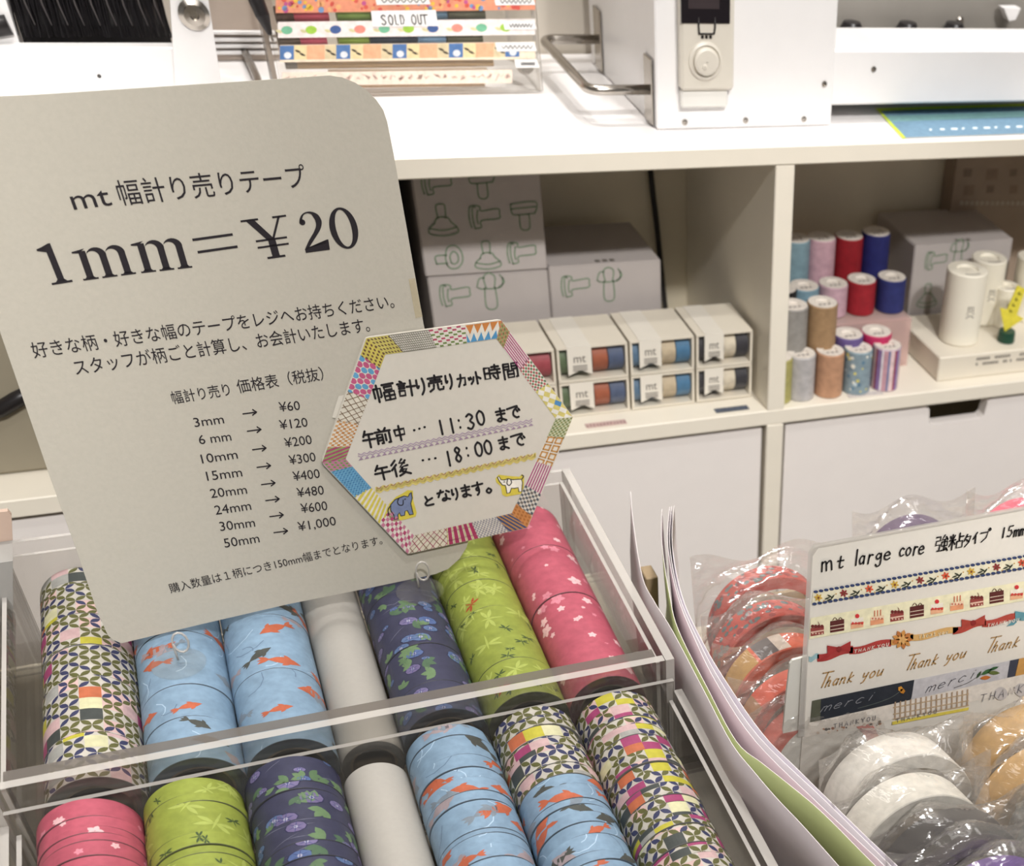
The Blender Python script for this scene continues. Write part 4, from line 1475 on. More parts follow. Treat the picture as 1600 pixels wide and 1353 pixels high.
# sample stand with strips of tape
st = thing('tape_sample_stand', 'clear sloping sample stand striped with printed tapes, one marked SOLD OUT', 'display stand', (0.16, 1.11, ZC))
A = at(442, 150, 2, ZC + .002)
B_ = at(849, 142, 2, ZC + .002)
dirx = (B_ - A).normalized()
lean = Vector((0, 0.03, 1.0)).normalized()
SPn = Plane(A, dirx, -lean)


def sp_(x, y, l=.0004):
    return SPn.px(x, y, l)


a1 = SPn.ab(849, 142)[0]
b = MB()
b.slab([SPn.pt(0, 0), SPn.pt(a1, 0), SPn.pt(a1, -0.17), SPn.pt(0, -0.17)], SPn.n * .003, m=0, me=1)
b.build('front_plate', [ACRYLIC, ACRYLIC_EDGE], st)
b = MB()
yb2 = A.y + .002
q = [(A.x - .001, A.y + .004, ZC + .0004), (A.x - .001, A.y + .034, ZC + .0004), (A.x - .001, A.y + .034, ZC + .17), (A.x - .001, A.y + .010, ZC + .17)]
b.slab(q, (-.003, 0, 0))
b.build('side_plate', mat('smoky_side_plate', color=rgb(150, 138, 126), rough=.25, noise=.03), st)
q = [(B_.x, B_.y + .006, ZC + .0004), (B_.x, 1.178, ZC + .0004), (B_.x, 1.178, ZC + .17), (B_.x, B_.y + .012, ZC + .17)]
b = MB()
b.slab(q, (-.003, 0, 0), m=0, me=1)
b.build('end_plate', [ACRYLIC, ACRYLIC_EDGE], st)
# racks of rolls seen through the plate: bars between the strips
strips = [(-6, 20, 'gay'), (34, 59, 'fruit'), (70, 97, 'cats'), (113, 134, 'plain')]


def ysl(y, x):
    return y + (442 - x) * 0.012


def strip_quad(b, x0, x1, y0, y1, c, l):
    b.poly([sp_(x0, ysl(y1, x0), l), sp_(x1, ysl(y1, x1), l), sp_(x1, ysl(y0, x1), l), sp_(x0, ysl(y0, x0), l)], 0, c)


def xl(y):
    return 430 + (y - 0) * .085


rng = random.Random(9)
for y0, y1, kind in strips:
    b = MB()
    xe = 836 if kind != 'plain' else 800
    x0 = xl((y0 + y1) / 2)
    base = {'gay': rgb(226, 150, 120), 'fruit': rgb(238, 228, 224), 'cats': rgb(238, 220, 196), 'plain': rgb(232, 214, 198)}[kind]
    strip_quad(b, x0, xe, y0, y1, base, .0004)
    L = xe - x0
    if kind == 'gay':
        for k in range(90):
            x, y = x0 + rng.uniform(4, L - 6), y0 + rng.uniform(3, y1 - y0 - 3)
            b.poly([sp_(x + q[0], ysl(y + q[1], x), .0006) for q in ngon(0, 0, rng.uniform(2, 5), 7)], 0, rng.choice([rgb(214, 96, 84), rgb(228, 186, 80), rgb(190, 90, 140), rgb(120, 150, 190), rgb(232, 170, 120)]))
    elif kind == 'fruit':
        cs = [rgb(120, 184, 150), rgb(160, 200, 80), rgb(74, 98, 150), rgb(230, 144, 130)]
        x, k = x0 + 14, 0
        while x < xe - 20:
            b.poly([sp_(x + q[0], ysl(47 + q[1], x), .0006) for q in ngon(0, 0, 9, 12, .72)], 0, cs[k % 4])
            b.poly([sp_(x - 12 + q[0], ysl(49 + q[1], x), .0006) for q in lens(0, 0, 12, 5, .3)], 0, rgb(214, 206, 160))
            x += 38
            k += 1
    elif kind == 'cats':
        x, k = x0, 0
        while x < xe - 26:
            c = [rgb(84, 118, 168), rgb(226, 206, 160), rgb(240, 172, 136), rgb(212, 196, 160)][k % 4]
            wdt = [22, 20, 28, 18][k % 4]
            strip_quad(b, x, min(x + wdt, xe), y0 + 1, y1 - 4, c, .0006)
            if k % 4 == 0:
                b.poly([sp_(x + 12 + q[0], ysl(86 + q[1], x), .0008) for q in ngon(0, 0, 6, 10, .9)], 0, rgb(214, 218, 224))
            if k % 4 in (1, 3):
                for j in range(2):
                    b.poly([sp_(x + 6 + j * 7 + q[0], ysl(80 + j * 5 + q[1], x), .0008) for q in lens(0, 0, 11, 3.5, .4)], 0, rgb(70, 62, 56))
            x += wdt
            k += 1
    else:
        for k in range(26):
            x = x0 + L * (k + .5) / 26
            b.poly([sp_(x + q[0], ysl(123 + rng.uniform(-5, 5) + q[1], x), .0006) for q in lens(0, 0, rng.uniform(8, 16), 1.3, rng.choice([.5, -.5, .1]))], 0, rgb(206, 180, 168))
    o = b.build('tape_strip', PRINT, st)
    o['label'] = {'gay': 'orange tape strip with coloured flowers', 'fruit': 'white tape strip with coloured fruits', 'cats': 'cream tape strip with blue and orange patches', 'plain': 'pale beige tape strip'}[kind]
for yy, cols in ((27, [(432, 460, (92, 70, 60)), (460, 515, (196, 84, 100)), (528, 580, (132, 160, 84)), (582, 660, (52, 54, 62)), (662, 700, (108, 138, 160)), (702, 760, (100, 100, 84))]),
                 (65, [(436, 470, (110, 96, 84)), (470, 512, (210, 100, 120)), (530, 578, (150, 176, 80)), (580, 652, (60, 70, 84)), (654, 698, (130, 164, 196)), (700, 756, (104, 104, 86))]),
                 (105, [(448, 466, (140, 130, 116)), (466, 774, (214, 178, 128))]), (136, [(520, 760, (216, 180, 140))])):
    b = MB()
    for x0, x1, c in cols:
        p0, p1 = SPn.px(x0, ysl(yy, x0), -.0075), SPn.px(x1, ysl(yy, x1), -.0075)
        b.tube([p0, p1], .0052 if yy < 100 else .003, seg=10, c=rgb(*c))
    o = b.build('sample_rolls', PLAIN, st)
for yy in (124, 131, 138):
    b = MB()
    b.tube([SPn.px(520, yy, -.018), SPn.px(770, yy - 4, -.018)], .0022, seg=8, c=rgb(236, 216, 194))
    b.build('wooden_rod', PLAIN, st)
def wiggle(b, x0, x1, y, amp=2.5):
    pts = [SPn.ab(x0 + (x1 - x0) * k / 14, y + (amp if k % 2 else -amp)) for k in range(15)]
    stroke(b, pts, .0005, lambda a, bb: SPn.pt(a, bb, .0016))


for x0, x1, y0, y1 in ((588, 672, -4, 9), (582, 684, 18, 43), (774, 836, 0, 12), (788, 838, 37, 50), (776, 838, 70, 84), (806, 842, 97, 110)):
    b = MB()
    b.poly([sp_(x0, ysl(y1, x0), .0012), sp_(x1, ysl(y1, x1), .0012), sp_(x1 - 4, ysl(y0, x1), .0012), sp_(x0 - 3, ysl(y0, x0), .0012)], 0, rgb(244, 242, 240))
    slip = b.build('label_slip', PRINT, st)
    b = MB()
    if x0 == 582:
        for ch, xa, xb in (('S', 594, 606), ('O', 606, 616), ('L', 616, 624), ('D', 624, 634), ('O', 642, 652), ('U', 652, 660), ('T', 658, 670)):
            hand(b, SPn, ch, (xa, 38.5 - (xa - 594) * .015), (xb, 38.5 - (xb - 594) * .015), 16, .0007, lift=.0016)
    else:
        wiggle(b, x0 + 7, x1 - 7, ysl((y0 + y1) / 2, x0))
    b.build('slip_writing', MARKER, slip)
b = MB()
p0, p1 = SPn.px(826, 104, -.004), SPn.px(812, 104, -.03)
b.lathe(p0, tuple(p1 - p0), [(.0005, 0), (.006, 0), (.0075, .003), (.006, .006), (.003, .007), (.003, .03)], seg=16)
b.build('rod_end_knob', STEEL, st)

pn = thing('reflection_board', 'grey-brown board with pale bars standing in for worktop reflections, left of the sample stand', 'panel', at(390, 80, 1, 1.170))  # added board: striped reflections on the worktop built as pale bars
xq0, xq1 = at(318, 40, 1, 1.170).x, at(432, 40, 1, 1.170).x
b = MB()
b.box(xq0, xq1, 1.170, 1.176, ZC + .0003, ZC + .17)
b.build('board', mat('painted_reflection_tone', color=rgb(168, 154, 142), rough=.35, noise=.03), pn)
for yy in (50, 61, 71, 81, 91, 100):
    z = at(380, yy, 1, 1.169).z
    if z > ZC + .002:
        b = MB()
        b.box(xq0 + .002, xq1 - .002, 1.166, 1.1698, z - .0012, z + .0012, bev=.0005)
        b.build('reflection_bar', ENAMEL, pn)

pen = thing('ballpoint_pen', 'black pen leaning against the left side of the tape sample stand', 'pen', at(423, 56, 1, 1.068))
p0, p1 = at(423, 56, 1, 1.068), at(372, -70, 1, 1.078)
b = MB()
d = (p1 - p0)
b.lathe(p0, tuple(d), [(.0003, 0), (.0016, .001), (.0045, .012), (.005, .02), (.005, d.length)], seg=16)
b.build('barrel', GLOSSY if False else DARK, pen)
b = MB()
b.lathe(p0 - d.normalized() * .0035, tuple(d), [(.0002, 0), (.0008, .0005), (.0012, .004)], seg=10)
b.build('tip', STEEL, pen)
# ------------------------------------------------------------------ in the cubbies
ZS = Z_SHELF
BOXW = mat('white_carton', color=rgb(174, 167, 164), rough=0.5, noise=0.02, scale=60)
GREENLINE = mat('green_line_print', color=rgb(118, 138, 114), rough=0.6, noise=0.1, scale=300)
TINY = mat('grey_small_print', color=rgb(110, 104, 98), rough=0.6, noise=0.1, scale=300)

CUTTERS = {  # outlines of little tape cutters, unit square
    'lay': ['a1 2.4 .6 5 1 8 2 8.6 2.6 8', 'a2 2 1.6 5 2 8.4 4 8.2 4.2 7 9 7.4 9.4 6 9 4.6 4 4.2 3.8 2.4 2 2', 'a3 3.4 2.8 5 3.2 7.2'],
    'stand': ['a3.8 5.4 3.6 9 5 9.6 6.2 9 6 5.4', 'a2.6 4 3.6 5.6 6.4 5.6 7.6 4 9 2.6 9 1 5 .2 1 1 1 2.6 2.6 4', 'a1 2.6 5 1.8 9 2.6'],
    'head': ['a1 9 9.2 9.4 9 6 7.6 5.6 2.4 5.4 1.2 6.2 1 9', 'a3.6 5.4 3.8 .8 6.6 .8 6.8 5.6', 'a1 7.4 9.2 7.8'],
    'ring': ['a1 3 1 5.4 4.4 5.6', 'a1 3 4.4 3', 'a4.2 2.4 4 5 5 8 7.4 8.4 9 6.6 9.2 3.6 7.6 1.4 5.4 1.2 4.2 2.4', 'a5.6 3 5.4 5.2 6.6 6.6 7.8 5.6 7.8 3.6 6.6 2.6 5.6 3'],
    'hold': ['a3.6 6 3.6 .6 6.4 .6 6.4 6', 'a2 6.2 3 5.8 7 5.8 8.4 6.6 8.6 8.6', 'a4 6 3.6 9 5 10 6.6 9 6.2 6', 'a7.4 6 9 7.4 8 9.4', 'a1.6 6.4 2.4 8.6 3.8 8.8'],
}


def carton(label, x0, x1, y0, y1, z0, z1, draws, group='white tape-cutter cartons'):
    t = thing('white_carton', label, 'box', ((x0 + x1) / 2, (y0 + y1) / 2, z0), group)
    b = MB()
    b.box(x0, x1, y0, y1, z0 + .0003, z1 - .0003, bev=.0012)
    b.box(x0 + .001, x1 - .001, y0 - .0001, y1 - .02, z1 - .0012, z1 - .0001)
    b.build('box_body', BOXW, t)
    P = Plane((x0, y0, z1), (1, 0, 0), (0, 0, -1))
    b = MB()
    for kind, cx, cz, s in draws:
        cx, cz = P.ab(cx, cz)
        for g in CUTTERS[kind]:
            q = [float(v) for v in g[1:].split()]
            stroke(b, [(cx + (q[i] - 5) / 10 * s, cz - (q[i + 1] - 5) / 10 * s) for i in range(0, len(q), 2)], .0011, lambda a, bb: P.pt(a, bb, .0004))
    b.build('cutter_drawings', GREENLINE, t)
    b = MB()
    P2 = Plane((x0, y0, z1), (1, 0, 0), (0, -1, 0))
    w = x1 - x0
    for k in range(3):
        b.poly([(x0 + w * .42 + k * .006, y0 + .002, z1 + .0002), (x0 + w * .42 + k * .006 + .004, y0 + .002, z1 + .0002), (x0 + w * .42 + k * .006 + .004, y0 + .007, z1 + .0002), (x0 + w * .42 + k * .006, y0 + .007, z1 + .0002)])
    b.build('small_print', TINY, t)
    return t


yb = 1.05
xa0, xa1 = at(653, 350, 1, yb).x, at(850, 350, 1, yb).x
xb0, xb1 = at(861, 470, 1, yb).x, at(1034, 470, 1, yb).x
zA = (at(660, 434, 1, yb).z + at(852, 422, 1, yb).z) / 2
zB = (at(858, 416, 1, yb).z + at(1035, 405, 1, yb).z) / 2
wA, wB = xa1 - xa0, xb1 - xb0
carton('white carton at the bottom of the left stack, behind the window boxes', xa0 + .001, xa1, yb, yb + .085, ZS, zA,
       [('lay', 711, 462, .026), ('hold', 766, 455, .029)])
carton('white carton on top of the left stack, printed with rows of green tape cutters', xa0, xa1, yb, yb + .085, zA, Z_COUNTER - .016,
       [('stand', 691, 343, .025), ('lay', 757, 340, .026), ('head', 818, 337, .023), ('ring', 701, 401, .024), ('stand', 761, 398, .023), ('lay', 815, 396, .025),
        ('lay', 682, 288, .024), ('head', 752, 288, .022)])
carton('single low white carton right of the stack in the middle cubby, two green cutter drawings', xb0, xb1, yb, yb + .085, ZS, zB,
       [('lay', 899, 448, .026), ('hold', 951, 444, .028)])
carton('white carton standing far left in the middle cubby, mostly behind the price card', xa0 - .115, xa0 - .010, yb - .004, yb + .081, ZS, Z_COUNTER - .020, [('lay', 600, 400, .025)])

# black cord hanging behind
b = MB()
pts = [at(x, y, 1, 1.152) for x, y in ((1016, 262), (1020, 300), (1026, 350), (1032, 410), (1038, 470), (1042, 500))]
b.tube(pts, .0026, seg=8)
tag(b.build('power_cord', DARK), 'thin black cord hanging down the back of the middle cubby', 'cord')

# tape gift boxes, two tiers of four
yg = 0.977
PAPER = mat('cream_box_paper', color=rgb(222, 214, 198), rough=0.55, noise=0.02, scale=60)
SLIP = mat('white_slip_paper', color=rgb(226, 220, 208), rough=0.5, noise=0.02, scale=60)
zg1 = (at(1030, 505, 1, yg).z)
zmid = at(1170, 570, 1, yg).z
xg = [at(x, 600, 1, yg).x for x in (753, 872, 985, 1087, 1176)]
GC = [[(204, 90, 98), (214, 112, 118), (160, 70, 80)], [(92, 110, 80), (150, 160, 146), (160, 88, 62), (78, 92, 122)], [(92, 122, 150), (124, 146, 166), (206, 190, 162), (72, 120, 158)], [(54, 52, 58), (62, 60, 66), (214, 204, 184), (50, 50, 58)]]
GN = ['red and pink', 'green, rust and navy', 'blue and cream', 'black and cream']
dg_ = 0.055
hg = (zmid - ZS)
for tier in (0, 1):
    z0 = ZS + tier * hg
    for k in range(4):
        x0, x1 = xg[k] + .0008, xg[k + 1] - .0012
        t = thing('tape_gift_box', 'small cream window box of %s tapes with a white slip, %s tier' % (GN[k], ('bottom', 'top')[tier]), 'gift box', ((x0 + x1) / 2, yg + dg_ / 2, z0), 'small window boxes of tape')
        z1 = z0 + hg - .0006
        z0 = z0 + .0003
        b = MB()
        e = .0018
        b.box(x0, x1, yg, yg + dg_, z0, z0 + .0016)
        b.box(x0, x1, yg + .0002, yg + dg_, z1 - .0016, z1)
        b.box(x0, x1, yg + dg_ - .002, yg + dg_, z0 + .002, z1 - .002)
        b.box(x0, x0 + e, yg, yg + dg_ - .002, z0 + .002, z1 - .002)
        b.box(x1 - e, x1, yg, yg + dg_ - .002, z0 + .002, z1 - .002)
        b.build('carton_body', PAPER, t)
        cols = GC[k]
        nb = len(cols)
        bx = x0 + e + .0005
        ww = (x1 - x0 - 2 * e - .001) / nb
        rr = (z1 - z0) / 2 - .0021
        for j, c in enumerate(cols):
            b = MB()
            zc_ = (z0 + z1) / 2 + .0002
            b.lathe((bx + j * ww, yg + .002 + rr, zc_), (1, 0, 0), [(rr * .7, .0002), (rr, .0004), (rr, ww - .0004), (rr * .7, ww - .0002)], seg=28, c=rgb(*c))
            if (k, j) == (2, 2):
                for q in range(14):
                    a = -.9 + q * .14
                    for dd in (0, .5):
                        u0, u1 = bx + j * ww + .001, bx + (j + 1) * ww - .001
                        ym, zm = yg + .002 + rr - (rr + .0002) * cos(a), zc_ + (rr + .0002) * sin(a)
                        ym2, zm2 = yg + .002 + rr - (rr + .0002) * cos(a + .13), zc_ + (rr + .0002) * sin(a + .13)
                    b.poly([(u0, ym, zm), (u0 + .001, ym, zm), (u1, ym2, zm2), (u1 - .001, ym2, zm2)], 0, rgb(120, 96, 84))
            b.build('tape', WASHI, t)
        xs0, xs1 = x0 + (x1 - x0) * .14, x0 + (x1 - x0) * .48
        xm = (xs0 + xs1) / 2
        zl_ = z1 - (z1 - z0) * .80
        b = MB()
        b.slab([(xs0, yg - .0006, z1 + .0001), (xs1, yg - .0006, z1 + .0001), (xs1, yg - .0006, zl_), (xm, yg - .0006, zl_ + .004), (xs0, yg - .0006, zl_)], (0, .0005, 0))
        if tier == 1:
            b.box(xs0, xs1, yg - .0006, yg + dg_, z1 + .0001, z1 + .0005)
        sl = b.build('label_slip', SLIP, t)
        P = Plane((xs0, yg - .0006, z1), (1, 0, 0), (0, 0, -1))
        b = MB()
        W_ = xs1 - xs0
        V, F = type_polys('mt')
        n0 = len(b.v)
        for x_, y_ in V:
            b.v.append(tuple(P.pt(W_ * (.25 + .5 * x_), .0125 - .0055 * y_, .0003)))
        for f_ in F:
            b.face([n0 + i for i in f_])
        for q in range(3):
            b.poly([P.pt(W_ * .2, .0150 + q * .0018, .0003), P.pt(W_ * .8, .0150 + q * .0018, .0003), P.pt(W_ * .8, .0158 + q * .0018, .0003), P.pt(W_ * .2, .0158 + q * .0018, .0003)])
        b.build('slip_print', TINY, sl)
        b = MB()
        b.poly([(x0 + e, yg + .0004, z0 + .002), (x1 - e, yg + .0004, z0 + .002), (x1 - e, yg + .0004, z1 - .002), (x0 + e, yg + .0004, z1 - .002)])
        b.build('window_film', ACRYLIC, t)
# shelf-edge stickers
for (a_, c_, d_, lab) in (((912, 661, 975, 654), rgb(196, 170, 164), 1, 'pale printed shelf tag in front of the rust and navy gift boxes'), ((1116, 641, 1166, 633), rgb(66, 74, 88), 2, 'dark blue shelf tag in front of the black gift boxes'),
                         ((1318, 612, 1372, 606), rgb(214, 206, 200), 3, 'white shelf tag in front of the patterned spools')):
    x0, x1 = at(a_[0], a_[1], 2, ZS).x, at(a_[2], a_[3], 2, ZS).x
    y0 = .9565 if d_ < 3 else .955
    b = MB()
    b.box(x0, x1, y0, y0 + .007, ZS + .0002, ZS + .0006, c=c_)
    rng = random.Random(d_)
    for q in range(12):
        xx = x0 + (x1 - x0) * (q + .2) / 12
        b.poly([(xx, y0 + .001, ZS + .0008), (xx + .0012, y0 + .001, ZS + .0008), (xx + .0012, y0 + .001 + rng.uniform(.002, .005), ZS + .0008), (xx, y0 + .004, ZS + .0008)], 0, rgb(150, 120, 120) if d_ == 1 else rgb(110, 116, 130) if d_ == 2 else rgb(180, 172, 168))
    tag(b.build('shelf_tag', PRINT), lab, 'shelf tag')

# left cubby: a grey bin with a black strap
gb = thing('storage_bin', 'grey-brown storage bin in the left cubby, half hidden by the price card', 'bin', (-0.2, 1.06, ZS))
b = MB()
b.box(-0.50, -0.012, 0.985, 1.15, ZS + .0003, ZS + .188, bev=.003)
b.build('bin_body', mat('grey_brown_board', color=rgb(140, 132, 114), rough=.6, noise=.05, scale=30), gb)
b = MB()
p0, p1 = at(-20, 652, 1, .984), at(60, 604, 1, .984)
b.tube([p0, p0.lerp(p1, .25), p0.lerp(p1, .6), p1], [.0035, .0055, .0055, .004], seg=8)
b.build('strap', DARK, gb)

# ------------------------------------------------------------------ right cubby: spools on risers
rz = [ZS, ZS + .040]
PINKAC = clear_mat('pale_pink_acrylic', (0.95, 0.86, 0.84, 1), 0.08, 1.45, milk=.35, milk_color=(.80, .62, .58, 1))
ry0, ry1, ry2 = 1.003, 1.045, 1.088


def spool(label, px, py_top, py_bot, ycen, zbase, r, col, kind=None, grp='coloured thread-like tape spools'):
    c = at(px, py_bot, 1, ycen - r)
    zt = at(px, py_top, 1, ycen).z
    x = at(px, (py_top + py_bot) / 2, 1, ycen - r * .6).x
    h = max(.02, zt - zbase)
    t = thing('tape_spool', label, 'spool', (x, ycen, zbase), grp)
    b = MB()
    z = zbase + .0004
    b.lathe((x, ycen, z), (0, 0, 1), [(.001, 0), (r - .0006, 0), (r, .0006), (r, h - .0008), (r - .0008, h)], seg=36, c=ink(*col))
    if kind == 'stripe':
        cs = [rgb(196, 150, 160), rgb(222, 216, 220), rgb(140, 110, 160), rgb(150, 60, 74), rgb(226, 200, 200), rgb(110, 120, 160)]
        n = 40
        for k in range(n):
            a0, a1 = 2 * pi * k / n, 2 * pi * (k + .9) / n
            b.poly([(x + (r + .0001) * cos(a), ycen + (r + .0001) * sin(a), z + zz_) for a, zz_ in ((a0, .001), (a1, .001), (a1, h - .001), (a0, h - .001))], 0, cs[(k * 5 + k // 3) % 6])
    elif kind == 'flower':
        rng = random.Random(3)
        for k in range(60):
            a, zz_ = rng.uniform(0, 2 * pi), rng.uniform(.003, h - .003)
            s = rng.uniform(.0008, .0022)
            b.poly([(x + (r + .0002) * cos(a + q[0]), ycen + (r + .0002) * sin(a + q[0]), z + zz_ + q[1]) for q in [(s / r * cos(w), s * sin(w)) for w in [2 * pi * i / 7 for i in range(7)]]], 0, rng.choice([rgb(214, 204, 120), rgb(190, 206, 214), rgb(96, 128, 150), rgb(228, 226, 214)]))
    b.build('wound_tape', WASHI, t)
    b = MB()
    b.lathe((x, ycen, z + h), (0, 0, 1), [(r - .0009, -.0006), (r - .0009, .0004), (.006, .0005), (.0055, -.001), (.0004, -.001)], seg=32, c=rgb(218, 210, 200))
    for k in range(3):
        b.poly([(x - .006 + k * .004, ycen - r * .55, z + h + .0007), (x - .0035 + k * .004, ycen - r * .55, z + h + .0007), (x - .0035 + k * .004, ycen - r * .40, z + h + .0007), (x - .006 + k * .004, ycen - r * .40, z + h + .0007)], 0, rgb(120, 112, 110))
    b.build('end_label', PRINT, t)


rs = thing('spool_riser', 'pale pink translucent stepped riser under the rear spools', 'riser', (0.49, 1.07, ZS))
x0, x1 = 0.409, at(1418, 560, 1, ry0).x
zr1 = at(1400, 500, 1, 1.003).z
zr2 = zr1 + .012
b = MB()
b.box(x0, x1, 1.003, 1.006, ZS + .0003, zr1, edge=1)
b.box(x0, x1, 1.0065, 1.052, zr1 - .003, zr1, edge=1)
b.box(x1 - .003, x1, 1.0065, 1.100, ZS + .0003, zr1 - .0032, edge=1)
b.box(x0, x1, 1.0525, 1.100, zr1 - .003, zr1, edge=1)
b.build('step', [PINKAC, PINKAC], rs)
zf = at(1400, 540, 1, 1.0).z
R_ = .0132
spool('light blue spool, back row, left end', 1247, 372, 440, 1.078, zr1, R_, (124, 158, 170))
spool('pink spool, back row, between light blue and red', 1287, 370, 440, 1.078, zr1, R_, (206, 160, 172))
spool('red spool, back row', 1330, 368, 438, 1.078, zr1, R_, (164, 24, 34))
spool('dark blue spool, back row, beside the white carton', 1372, 362, 436, 1.078, zr1, R_, (36, 40, 112))
spool('black spool, mostly hidden by the divider, second row', 1226, 450, 500, 1.026, zr1, R_, (40, 38, 36))
spool('light blue spool, second row', 1261, 446, 498, 1.030, zr1, R_, (120, 158, 176))
spool('pink spool, second row', 1306, 442, 500, 1.029, zr1, R_, (206, 164, 178))
spool('red spool, second row', 1350, 436, 498, 1.028, zr1, R_, (176, 28, 40))
spool('dark blue spool, second row, right end', 1397, 432, 495, 1.027, zr1, R_, (44, 52, 122))
spool('grey-silver tall spool, third row behind the silver spool', 1243, 476, 545, .9995 - .0135, ZS, R_, (152, 148, 142))
spool('tan gold tall spool, third row behind the copper spool', 1289, 472, 545, .9995 - .0135, ZS, R_, (172, 134, 92))
spool('violet low spool, third row behind the floral spool', 1331, 521, 545, .9995 - .0135, ZS, R_, (104, 84, 150))
spool('hot pink low spool, third row behind the striped spool', 1375, 517, 545, .9995 - .0135, ZS, R_ + .0005, (214, 36, 96))
yq = .9722 - .0135
spool('olive gold spool, front row, cut by the divider', 1220, 556, 614, .9695, ZS, R_ - .0006, (184, 176, 96))
spool('silver spool, front row', 1256, 551, 612, .9705, ZS, R_ - .0006, (190, 186, 186))
spool('copper spool, front row', 1301, 547, 607, .9700, ZS, R_ - .0006, (206, 150, 112))
spool('blue floral spool, front row', 1345, 543, 603, .9700, ZS, R_ - .0006, (140, 164, 176), 'flower')
spool('striped pink and violet spool, front row, right end', 1390, 538, 598, .9700, ZS, R_ - .0006, (206, 180, 190), 'stripe')

# white carton in the right cubby
yk = 1.062
x0, x1 = at(1424, 440, 1, yk).x, at(1573, 440, 1, yk).x
zk = at(1430, 383, 1, yk).z
w = x1 - x0
carton('white carton in the right cubby behind the tall white rolls, green cutter drawings', x0, x1, yk, yk + .082, ZS, zk, [('lay', 1462, 408, .025), ('stand', 1449, 461, .024), ('hold', 1497, 396, .026)])

# cream riser block with tall white rolls
yr = .966
x0 = at(1466, 580, 1, yr).x
zr = at(1500, 556, 1, yr).z
rb = thing('display_riser', 'cream display riser carrying the tall white rolls at the right edge', 'riser', (x0 + .1, 1.0, ZS))
b = MB()
b.box(x0, .795, yr, 1.055, ZS + .0003, zr, bev=.001)
b.build('block', PAPER, rb)
b = MB()
P = Plane((x0, yr, zr), (1, 0, 0), (0, 0, -1))
rng = random.Random(4)
for r_, (xa, n) in enumerate(((.040, 22), (.038, 26))):
    xx = at(1526, 560, 1, yr).x - x0
    for k in range(n):
        if rng.random() < .8:
            a = xx + k * .0024
            b.poly([P.pt(a, .006 + r_ * .005, .0003), P.pt(a + .0016, .006 + r_ * .005, .0003), P.pt(a + .0016, .0035 + r_ * .005, .0003), P.pt(a, .0035 + r_ * .005, .0003)])
b.build('small_print', TINY, rb)
CREAM = mat('cream_roll_paper', color=rgb(234, 228, 212), rough=.4, noise=.02, scale=50)


def tall_roll(label, px, top, bot, yc, r):
    x = at(px, bot, 1, yc - r).x
    zt = at(px, top, 1, yc).z
    t = thing('tall_tape_roll', label, 'tape roll', (x, yc, zr), 'tall white rolls on the riser')
    h = zt - zr
    b = MB()
    b.lathe((x, yc, zr + .0003), (0, 0, 1), [(.001, 0), (r - .001, 0), (r, .001), (r, h - .001), (r - .001, h), (r * .55, h), (r * .5, h - .002), (.0005, h - .002)], seg=40)
    b.build('wound_tape', CREAM, t)
    b = MB()
    a0 = -pi / 2 - .1

    def cy(a, z):
        return (x + (r + .0002) * cos(a0 + a / r), yc + (r + .0002) * sin(a0 + a / r), zr + z)
    for s in (['a-2 8 -2 3', 'a-2 7 0 8 0 3', 'a0 7 2 8 2 3', 'a-3 1.5 3 1.5', 'a-2 -.5 2 -.5', 'a-3 -2 3 -2']):
        q = [float(v) for v in s[1:].split()]
        stroke(b, [(q[i] * .0012, h * .46 + q[i + 1] * .001) for i in range(0, len(q), 2)], .0008, lambda a, z: cy(a, z), smooth=False)
    b.build('roll_mark', TINY, t)
    b = MB()
    for k in range(7):
        a1 = 2 * pi * k / 40 + 4.1
        b.poly([(x + rr * cos(a), yc + rr * sin(a), zr + h + .0004) for rr, a in ((r * .8, a1), (r * .8, a1 + .1), (r * .68, a1 + .1), (r * .68, a1))])
    b.build('top_print', TINY, t)


tall_roll('tall white roll with a dark mark, front of the riser', 1512, 420, 540, .999, .0185)
tall_roll('tall white roll behind the marked white roll', 1546, 402, 505, 1.033, .0165)
tall_roll('short white roll behind the yellow arrow', 1574, 446, 515, 1.020, .0125)
tall_roll('white roll at the right edge, cut by the picture', 1612, 400, 490, 1.030, .0145)
# arrow sign on a green foot
p = at(1571, 534, 1, .985)
ar = thing('arrow_sign', 'small yellow arrow sign on a dark green foot on the riser', 'sign', (p.x, .985, zr))
b = MB()
b.lathe((p.x, .985, zr + .0003), (0, 0, 1), [(.0005, 0), (.0078, 0), (.0082, .001), (.0078, .009), (.0074, .010), (.0005, .010)], seg=28)
b.build('foot', mat('green_plastic', color=rgb(22, 66, 48), rough=.4, noise=.05), ar)
AP = Plane((p.x, .984, zr + .009), (1, 0, 0), (0, 0, -1))
b = MB()
ol = [at(x, y, 1, .984) for x, y in ((1570, 518), (1563, 481), (1574, 484), (1590, 446), (1603, 452), (1589, 492), (1600, 498))]
b.slab(ol, (0, .0012, 0), c=rgb(226, 212, 74))
b.build('arrow_board', PRINT, ar)
b = MB()
for k in range(4):
    x, y = 1579 + k * 4.6, 484 - k * 9
    stroke(b, [AP.ab(x - 2.5, y + 1), AP.ab(x + 2.5, y + 3)], .0006, lambda a, bb: AP.pt(a, bb, .0004), smooth=False)
    stroke(b, [AP.ab(x, y - 1.5), AP.ab(x - 1, y + 4)], .0006, lambda a, bb: AP.pt(a, bb, .0004), smooth=False)
b.build('arrow_marks', MARKER, ar)

